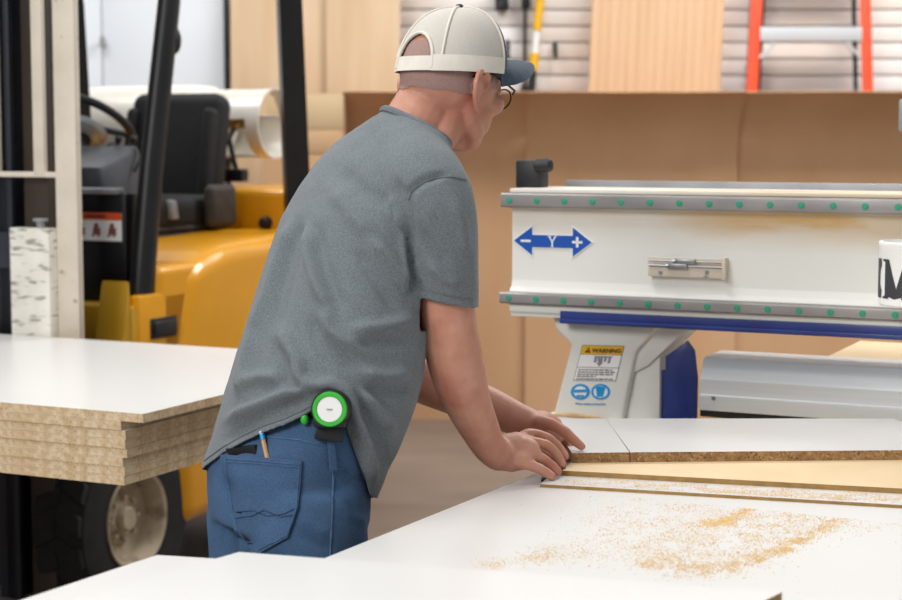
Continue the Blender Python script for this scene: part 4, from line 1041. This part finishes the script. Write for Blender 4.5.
for v_ in bm.verts:
    if v_.is_boundary or f_keep(v_.co)<0:
        p=v_.co.copy()
        for it in range(4):
            f0=f_keep(p)
            if abs(f0)>.02: break
            e_=.0008; g=V([(f_keep(p+V([e_ if j==i else 0 for j in range(3)]))-f0)/e_ for i in range(3)])
            if g.length<.2: break
            p=p-g*(f0/g.length_squared)*.9
        if (p-v_.co).length<.012: v_.co=p
for e_ in range(3):
    for v_ in bm.verts:
        if v_.is_boundary:
            nb=[e.other_vert(v_) for e in v_.link_edges if e.is_boundary]
            if len(nb)==2: v_.co=v_.co*.6+(nb[0].co+nb[1].co)*.2
# keep the largest island only
seen=set(); isl=[]
for v_ in bm.verts:
    if v_ in seen: continue
    st_=[v_]; seen.add(v_); comp=[]
    while st_:
        x=st_.pop(); comp.append(x)
        for e in x.link_edges:
            o=e.other_vert(x)
            if o not in seen: seen.add(o); st_.append(o)
    isl.append(comp)
isl.sort(key=len); 
for comp in isl[:-1]: bmesh.ops.delete(bm,geom=comp,context='VERTS')
bedges=[e for e in bm.edges if e.is_boundary]
loops=[]; used=set()
for e in bedges:
    if e in used: continue
    lp=[e.verts[0]]; cur=e; used.add(e); nx=e.verts[1]
    while nx!=lp[0]:
        lp.append(nx); c2=[x for x in nx.link_edges if x.is_boundary and x not in used]
        if not c2: break
        used.add(c2[0]); nx=c2[0].other_vert(nx)
    loops.append([v_.co.copy() for v_ in lp])
SB=BVHTree.FromBMesh(bm)
def shell(bm,th):
    bm.normal_update(); vs=list(bm.verts); fs=list(bm.faces); be=[e for e in bm.edges if e.is_boundary]
    tw={v_:bm.verts.new(v_.co-v_.normal*th) for v_ in vs}
    for f in fs: bm.faces.new([tw[v_] for v_ in reversed(f.verts)])
    for e in be:
        a_,b_=e.verts
        try: bm.faces.new([a_,b_,tw[b_],tw[a_]])
        except ValueError: pass
    bmesh.ops.recalc_face_normals(bm,faces=bm.faces)
shell(bm,.0022)
mb=MB(); mb.bm=bm
shirt=part(mb,'t_shirt',m_shirt,man,ang=180,label='heather grey cotton t-shirt')
loops=[l for l in loops if len(l)>30]
print('loops',[(len(l),tuple(round(c,2) for c in sum(l,V())/len(l))) for l in loops])
for l in loops:
    c_=sum(l,V())/len(l)
    if (c_-NECKC).length<.1:
        q=[l[i]*.5+(l[i-1]+l[(i+1)%len(l)])*.25 for i in range(len(l))]
        for it in range(14): q=[q[i]*.5+(q[i-1]+q[(i+1)%len(q)])*.25 for i in range(len(q))]
        q=q[::2]
        part(MB().tube([p-nk_n*.004 for p in q],.0075,8,closed=True,flat=(nk_n,1.0)),'collar',m_collar,shirt,label='ribbed collar')
# sleeve seam and cuff stitching
def seam(bvh,pts,r,name,m,par,off=.0008,step=2.0):
    P=[]
    for (a,b),(c_,d_) in zip(pts,pts[1:]):
        k=max(2,int(math.hypot(c_-a,d_-b)/step))
        for i in range(k): 
            h,n=hit(bvh,a+(c_-a)*i/k,b+(d_-b)*i/k,off)
            if h is not None and (not P or (h-P[-1]).length<.03): P.append(h)
    h,n=hit(bvh,*pts[-1],off)
    if h is not None and P and (h-P[-1]).length<.03: P.append(h)
    if len(P)>2: return part(MB().tube(P,r,6),name,m,par)
seam(SB,[(419,288),(430,291.5),(446,295),(460,298),(473,300)],.0009,'cuff_stitching',m_collar,shirt)
seam(SB,[(a_,b_-5) for a_,b_ in HEM[1:8]],.0008,'hem_stitching',m_collar,shirt)
seam(SB,[(349-1,429),(355,449),(361,466),(366,480)],.0008,'hem_stitching',m_collar,shirt)
seam(SB,[(466,180),(452,177),(436,178),(423,183),(412,191),(408.5,200)],.0011,'shoulder_seam',m_collar,shirt)
# ---- jeans
jn=MB()
JR=[(228,388,403,2.87,.74),(220,384,418,2.865,.74),(209,378,440,2.86,.76),(205,374,466,2.855,.78),(205.5,372,495,2.855,.80),(208,371,520,2.855,.80)]
jn.rings([ring(a,b,v,Y,k,ad=-.004) for a,b,v,Y,k in JR])
for s in (1,-1):
    L_=[(at(s*.076,-.004,.93),.090),(at(s*.080,-.006,.86),.094),(at(s*.086,.0,.76),.092),(at(s*.098,.01,.64),.084),(at(s*.108,.02,.52),.074),(at(s*.11,.015,.42),.072),(at(s*.113,-.005,.28),.068),(at(s*.115,-.015,.12),.066),(at(s*.115,-.02,.055),.066)]
    jn.tube([p for p,r in L_],[r for p,r in L_],24)
jme=remesh(jn,.006,6)
JF=[([(226,470),(231,500),(238,530),(242,556)],5,-.012),([(215,478),(218,505),(224,540)],4,.004),([(303,515),(316,528),(330,534)],5,.004),([(300,534),(314,545),(332,550)],5,-.004),([(338,500),(350,515),(366,522)],5,.004),([(246,556),(262,560),(286,556)],5,-.005),([(340,470),(352,478),(366,480)],4,-.003),([(236,540),(256,556),(280,575)],6,.005)]
bm=bmesh.new(); bm.from_mesh(jme); bm.normal_update()
for v_ in bm.verts:
    n=v_.normal; p=v_.co; u,v=pix(p); fc_=max(0,min(1,-n.dot((p-CAM).normalized())*2)); dz=0
    if fc_>0 and v<600:
        for pl,wd_,am in JF:
            q,t=poly_d(u,v,pl)
            if q<3*wd_: dz+=am*math.exp(-(q/wd_)**2)*min(1,4*t+.3,4*(1-t)+.3)
    v_.co=p+n*(dz*fc_+.002*noise.noise(V((p.x*14,p.y*14,p.z*9)))+.004*max(0,.8-p.z)*noise.noise(V((p.x*10,p.y*10,p.z*22+3))))
JB=BVHTree.FromBMesh(bm); mb=MB(); mb.bm=bm
jeans=part(mb,'jeans',m_denim,man,ang=180,label='faded blue denim jeans')
# waistband, belt loops, seams, pockets
seam(JB,[(222,441),(245,438),(270,437),(300,440),(322,446)],.0012,'waist_stitching',m_denimseam,jeans)
seam(JB,[(326,420),(331,445),(333,480),(332,515),(330,556)],.0016,'side_seam',m_denimseam,jeans)
def patch(bvh,poly,off,th,nu=12,nv=12):
    """quad patch lying on a surface: poly = tl,tr,br,bl (photo points)"""
    tl,tr,br,bl=poly; g=[]; nn=[]
    for j in range(nv+1):
        rw=[];rn_=[]
        for i in range(nu+1):
            a=lp_(tl,tr,i/nu); b=lp_(bl,br,i/nu); q=lp_(a,b,j/nv); h,n=hit(bvh,q[0],q[1],off); rw.append(h); rn_.append(n)
        g.append(rw); nn.append(rn_)
    bm=bmesh.new(); V1=[[bm.verts.new(p) if p else None for p in rw] for rw in g]
    for j in range(nv):
        for i in range(nu):
            q=[V1[j][i],V1[j+1][i],V1[j+1][i+1],V1[j][i+1]]
            if all(q): bm.faces.new(q)
    bmesh.ops.recalc_face_normals(bm,faces=bm.faces)
    bmesh.ops.solidify(bm,geom=bm.faces[:],thickness=th)
    mb=MB(); mb.bm=bm; return mb
pk=MB(); 
m1=patch(JB,[(222.5,454.5),(302,460.5),(298.5,508),(231,512)],.0024,.0028,18,12); m2=patch(JB,[(231,512),(298.5,508),(289,537),(242,545)],.0024,.0028,14,8); m3=patch(JB,[(242,545),(289,537),(262,552),(255,553)],.0024,.0028,10,5)
for m_ in (m1,m2,m3): m_._merge; t_=bpy.data.meshes.new('t'); m_.bm.to_mesh(t_); m_.bm.free(); pk.bm.from_mesh(t_); bpy.data.meshes.remove(t_)
bmesh.ops.remove_doubles(pk.bm,verts=pk.bm.verts,dist=.0006)
PKB=BVHTree.FromBMesh(pk.bm)
pocket=part(pk,'back_pocket',m_denim,jeans,ang=60)
for o_ in (2.2,5.0):
    seam(PKB,[(224.5+o_*.2,456.5+o_),(262,459+o_),(299.5,462.5+o_)],.0006,'pocket_stitching',m_denimseam,jeans)
seam(PKB,[(299.5,463),(296.5,508),(287.5,535),(258,550),(243.5,543),(233,511),(225,457)],.0008,'pocket_stitching',m_denimseam,jeans)
seam(PKB,[(236,512),(252,510.5),(268,516),(284,514),(294,509)],.0006,'pocket_embroidery',m_thread,jeans)
seam(PKB,[(236,518),(252,516),(264,510),(282,517),(293,515)],.0006,'pocket_embroidery',m_thread,jeans)
seam(JB,[(334,470),(343,468),(353,474),(366,480)],.0012,'front_pocket_edge',m_denimseam,jeans)
lo_=patch(JB,[(326,438),(333,438),(335,470),(328.5,470)],.004,.003,4,8); part(lo_,'belt_loop',m_denim,jeans)
# shoes
m_shoe=mat('brown_leather','#3d2f26','#4b3a2f',20,.6)
for s in (1,-1):
    c_=at(s*.115,0,0); R3=Matrix((rt,fw,UP)).transposed().to_4x4(); R3=Matrix.Translation(c_)@R3
    b=MB(); rr=[]
    for y,w_,h_ in ((-.09,.020,.06),(-.075,.036,.085),(-.03,.04,.095),(.03,.042,.09),(.09,.047,.065),(.14,.046,.05),(.175,.034,.04),(.19,.015,.03)):
        rr.append([R3@V((w_*cos(2*pi*k/20),y,.022+h_*.5+h_*.5*sin(2*pi*k/20))) for k in range(20)])
    b.rings(rr); so=part(b,'shoe',m_shoe,man)
    part(MB().prism([(-.035,-.095),(.035,-.095),(.046,.0),(.05,.10),(.042,.17),(.02,.2),(-.02,.2),(-.042,.17),(-.05,.10),(-.046,0)],'z',0,.026,bev=.004,M=R3),'sole',m_rubber,so)
# ---- cap
cap=empty('cap',None,None,tuple(hd_(0,0,.03)))
del WM[cap.name]; cap.parent=man; mw=Matrix.Translation(hd_(0,0,.03)); WM[cap.name]=mw; cap.matrix_basis=WM[man.name].inverted()@mw
cap['label']='cream mesh cap with slate blue front and brim'
CA,CB_,CH=.0885,.1035,.116; cz0=.006
cpit=rad(4)
def cp(ph,el,o=0):
    """ph: angle from the front; el 0 (rim) .. 1 (crown)"""
    e=el*pi/2; rr=cos(e)**.82 if el<1 else 0; h=sin(e)
    x=(CA+o)*rr*sin(ph); y=(CB_+o)*rr*cos(ph); z=cz0+(CH+o)*h-.010*(1-el)*0
    # crown of the front panel stands a little higher
    z+=.004*max(0,cos(ph))*sin(pi*el)
    return hd_(x,y-.003,z+.17*y+.006)
def dome(ph0,ph1,test=lambda p,e:True,o=0,np_=40,ne=18,th=.0018,e1=1):
    bm=bmesh.new(); g=[[bm.verts.new(cp(ph0+(ph1-ph0)*i/np_,e1*j/ne,o)) for i in range(np_+1)] for j in range(ne+1)]
    for j in range(ne):
        for i in range(np_):
            if test(ph0+(ph1-ph0)*(i+.5)/np_,e1*(j+.5)/ne): bm.faces.new([g[j][i],g[j][i+1],g[j+1][i+1],g[j+1][i]])
    bmesh.ops.remove_doubles(bm,verts=bm.verts,dist=1e-5)
    bmesh.ops.delete(bm,geom=[v_ for v_ in bm.verts if not v_.link_faces],context='VERTS')
    bmesh.ops.recalc_face_normals(bm,faces=bm.faces); bmesh.ops.solidify(bm,geom=bm.faces[:],thickness=th)
    mb=MB(); mb.bm=bm; return mb
OPW=rad(27)
op=lambda p,e: not (abs(p-pi)<OPW and e<.36*math.sqrt(max(0,1-((p-pi)/OPW)**2))+.02)
fr_=rad(66)
part(dome(-fr_,fr_,o=.0008),'cap_front',m_capn,cap,label='slate blue front panel')
part(dome(fr_,2*pi-fr_,op,np_=120,ne=44),'cap_mesh',m_capw,cap)
part(dome(fr_,2*pi-fr_,op,o=.0012,np_=120,ne=6,e1=.15),'cap_band',m_capc,cap)
part(MB().rings([[cp(pi-OPW*1.02+2*OPW*1.02*i/16,e_,o_) for e_,o_ in ((.004,.0015),(.14,.0015),(.14,-.002),(.004,-.002))] for i in range(17)]),'cap_strap',m_capc,cap)
part(MB().tube([cp(pi+OPW*cos(pi*i/24),.03+.355*sin(pi*i/24)**.9,.0012) for i in range(25)],.0028,8),'opening_binding',m_capc,cap)
for a in (fr_,pi-.9*rad(40),2*pi-fr_,pi+.9*rad(40)):
    part(MB().tube([cp(a,e_/14,.0014) for e_ in range(2 if abs(a-pi)<1 else 0,15)],.0022,6),'panel_seam',m_capc,cap)
part(MB().ell(cp(0,1,.003),(.007,.007,.004)),'button',m_capn,cap)
br=[]; NB=24
for i in range(NB+1):
    ph=rad(-74)+rad(148)*i/NB; inn=cp(ph,.03+.12*max(0,cos(ph))**2,.001)
    s_=cos(ph*.62/rad(74)*pi/2/1.0) if False else cos(ph/rad(74)*pi/2)
    L0=.076*max(0,s_)**.5
    row=[]
    for t in (0,.25,.5,.75,1):
        q=inn+hf*(L0*t)+hf*.012*t+hu*(.38*L0*t)-hu*(.010*t*t*L0/.072)-hu*(.030*(sin(ph))**2)*t
        row.append(q)
    br.append(row)
bm=bmesh.new(); g=[[bm.verts.new(p) for p in row] for row in br]
for i in range(NB):
    for j in range(4): bm.faces.new([g[i][j],g[i+1][j],g[i+1][j+1],g[i][j+1]])
bmesh.ops.recalc_face_normals(bm,faces=bm.faces); bmesh.ops.solidify(bm,geom=bm.faces[:],thickness=.003)
mb=MB(); mb.bm=bm; part(mb,'brim',m_capn,cap,label='slate blue brim')
# ---- glasses
gl=empty('glasses',None,None,(0,0,0)); gl.parent=man; mw=Matrix.Translation(hd_(0,.1,0)); WM[gl.name]=mw; gl.matrix_basis=WM[man.name].inverted()@mw
gl['label']='thin dark wire spectacles'
m_wire=mat('dark_wire','#1b1b1f','#26262b',20,.35,metal=.6)
for s in (1,-1):
    lc=lambda a,k=1:hd_(s*(.034+.026*k*cos(a)),.110-.016*abs(.034+.027*k*cos(a))/.06,-.012+.018*k*sin(a))
    ringp=[lc(2*pi*i/28) for i in range(28)]
    part(MB().tube(ringp,.0013,8,closed=True),'rim',m_wire,gl)
    part(MB().rings([[p for p in ringp],[p-hf*.0015 for p in ringp]]),'lens',m_glass,gl)
    part(MB().tube([hd_(s*.061,.096,-.004),hd_(s*.073,.086,.0),hd_(s*.0805,.05,.006),hd_(s*.0835,.012,.012),hd_(s*.0835,-.014,.008),hd_(s*.082,-.036,-.002)],.0019,8),'temple',m_wire,gl)
part(MB().tube([hd_(-.009,.108,-.008),hd_(0,.113,-.004),hd_(.009,.108,-.008)],.0012,8),'bridge',m_wire,gl)
# ---- things he carries
h,n=hit(JB,331,413,0)
tn=(V((-.10,-.97,.12))).normalized(); tc=PY(331.5,409,2.66)
_h,_n=hit(JB,331,425,0); Yt_=min(_h.y-.022, hit(SB,334,400,0)[0].y-.012); tc=PY(331.5,409,Yt_)
tm=empty('tape_measure','black and green round tape measure clipped on the hip of the jeans','tape measure',tuple(tc))
rT=PX(18.3,Yt_)
part(MB().lathe([(0,.016),(rT*.95,.016),(rT*1.08,.010),(rT*1.12,-.004),(rT*1.08,-.018),(0,-.020)],tc,tn,48).box(-rT*.9,rT*.95,-.016,.016,-rT*1.05,-rT*.2,bev=.006,M=Matrix.Translation(tc)@tn.to_track_quat('Y','Z').to_matrix().to_4x4()),'case',m_blackp,tm)
part(MB().lathe([(rT*.70,.0165),(rT*.74,.019),(rT*.92,.019),(rT*.97,.0165),(rT*.97,.014),(rT*.70,.014)],tc,tn,48,closed=True),'green_ring',m_lime,tm,label='bright green ring')
fc_=part(MB().lathe([(0,.0178),(rT*.69,.0178),(rT*.71,.016),(rT*.71,.012),(0,.012)],tc,tn,48),'white_face',m_decalw,tm,label='white round label')
qx=tn.cross(UP).normalized(); 
part(MB().box(-.0045,.0045,-.0008,.0008,-.0008,.0008,M=Matrix.Translation(tc+tn*.0182)@tn.to_track_quat('Y','Z').to_matrix().to_4x4()),'face_lettering',m_grey,tm)
gp=PY(304.5,419,Yt_+.014); part(MB().ell(gp,(.0065,.006,.0095)),'green_button',m_lime,tm)
part(MB().hexa([tuple(PY(a,b,Y)) for a,b,Y in ((314,439,Yt_+.0),(343,443,Yt_+.0),(343,443,Yt_+.010),(314,439,Yt_+.010),(318,424,Yt_+.0),(344,426,Yt_+.0),(344,426,Yt_+.010),(318,424,Yt_+.010))],bev=.002),'belt_clip',m_blackp,tm)
a,na=hit(JB,262,437,.006); b,nb=hit(JB,268,460,.001)
ax=(b-a).normalized(); top=PY(261.2,431,a.y-.004)
pc=empty('pencil','short wooden pencil with blue band sticking out of the back pocket','pencil',tuple(b))
t_=lambda f: top+(b-top)*f
part(MB().tube([t_(.30),t_(1)],.0036,6),'shaft',m_wood,pc); part(MB().tube([t_(.10),t_(.30)],.0040,12),'blue_band',m_cyan,pc); part(MB().tube([t_(0),t_(.02),t_(.10)],[.002,.0036,.0036],12),'eraser',m_decalw,pc)
p0_,_=hit(JB,229,448,-.001); p1_,_=hit(JB,257,447,-.001); p2_,_=hit(JB,232,464,-.014); p3_,_=hit(JB,258,466,-.014)
w0=PY(228,447.5,p0_.y); w1=PY(257,444,p1_.y); nn_=(w1-w0).cross(p2_-w0).normalized(); nn_=nn_ if nn_.y<0 else -nn_
part(MB().hexa([tuple(x) for x in (p2_,p3_,p3_+nn_*.0075,p2_+nn_*.0075,w0,w1,w1+nn_*.0075,w0+nn_*.0075)],bev=.0015),'phone',m_blackp,label='dark flat phone peeking out of the back pocket',cat='phone')
a=PY(546,478,3.02); 
part(MB().hexa([tuple(PY(*q)) for q in ((541,484,3.0),(566,473,3.05),(566,471,3.10),(541,482,3.05),(541,479.5,3.0),(566,467.5,3.05),(566,465,3.10),(541,477,3.05))],bev=.003),'piece',m_blackp,label='small black scraper under the right fingertips',cat='piece')  # plain black wedge filling the gap below the fingertips
# ---------------------------------------------------------------- light, camera
w=bpy.data.worlds.new('World'); SC.world=w; w.use_nodes=True
bg=w.node_tree.nodes['Background']; bg.inputs[0].default_value=(.90,.95,1,1); bg.inputs[1].default_value=.33
def lamp(name,x,y,z,sx,sy,e,col=(1,.985,.965),aim=None):
    l=bpy.data.lights.new(name,'AREA'); l.shape='RECTANGLE'; l.size=sx; l.size_y=sy; l.energy=e; l.color=col
    o=bpy.data.objects.new(name,l); COL.objects.link(o); o.location=(x,y,z)
    if aim is not None: o.rotation_euler=(V(aim)-V((x,y,z))).to_track_quat('-Z','Y').to_euler()
    return o
lamp('ceiling_lamp',-3.0,-.5,3.7,2.6,1.6,175,aim=(0,3.0,1.1))
lamp('ceiling_lamp',-1.2,2.9,5.0,2.4,1.2,85,aim=(-.4,3.0,0))
lamp('ceiling_lamp',1.6,3.2,4.8,3.0,1.2,30,aim=(1.2,3.4,.8))
lamp('ceiling_lamp',-2.5,7.0,4.8,3.0,1.2,125)
lamp('ceiling_lamp',2.5,7.2,4.8,3.0,1.2,235)
cd=bpy.data.cameras.new('camera'); cam=bpy.data.objects.new('camera',cd); COL.objects.link(cam)
cd.sensor_width=36; cd.lens=36*F/902; cam.location=CAM; cam.rotation_euler=(pi/2-PITCH,0,0)
cd.clip_start=.05
cd.dof.use_dof=True; cd.dof.focus_distance=3.05; cd.dof.aperture_fstop=5.0
SC.camera=cam
SC.view_settings.view_transform='Standard'; SC.view_settings.look='None'; SC.view_settings.exposure=0; SC.view_settings.gamma=1
SC.view_settings.use_curve_mapping=False
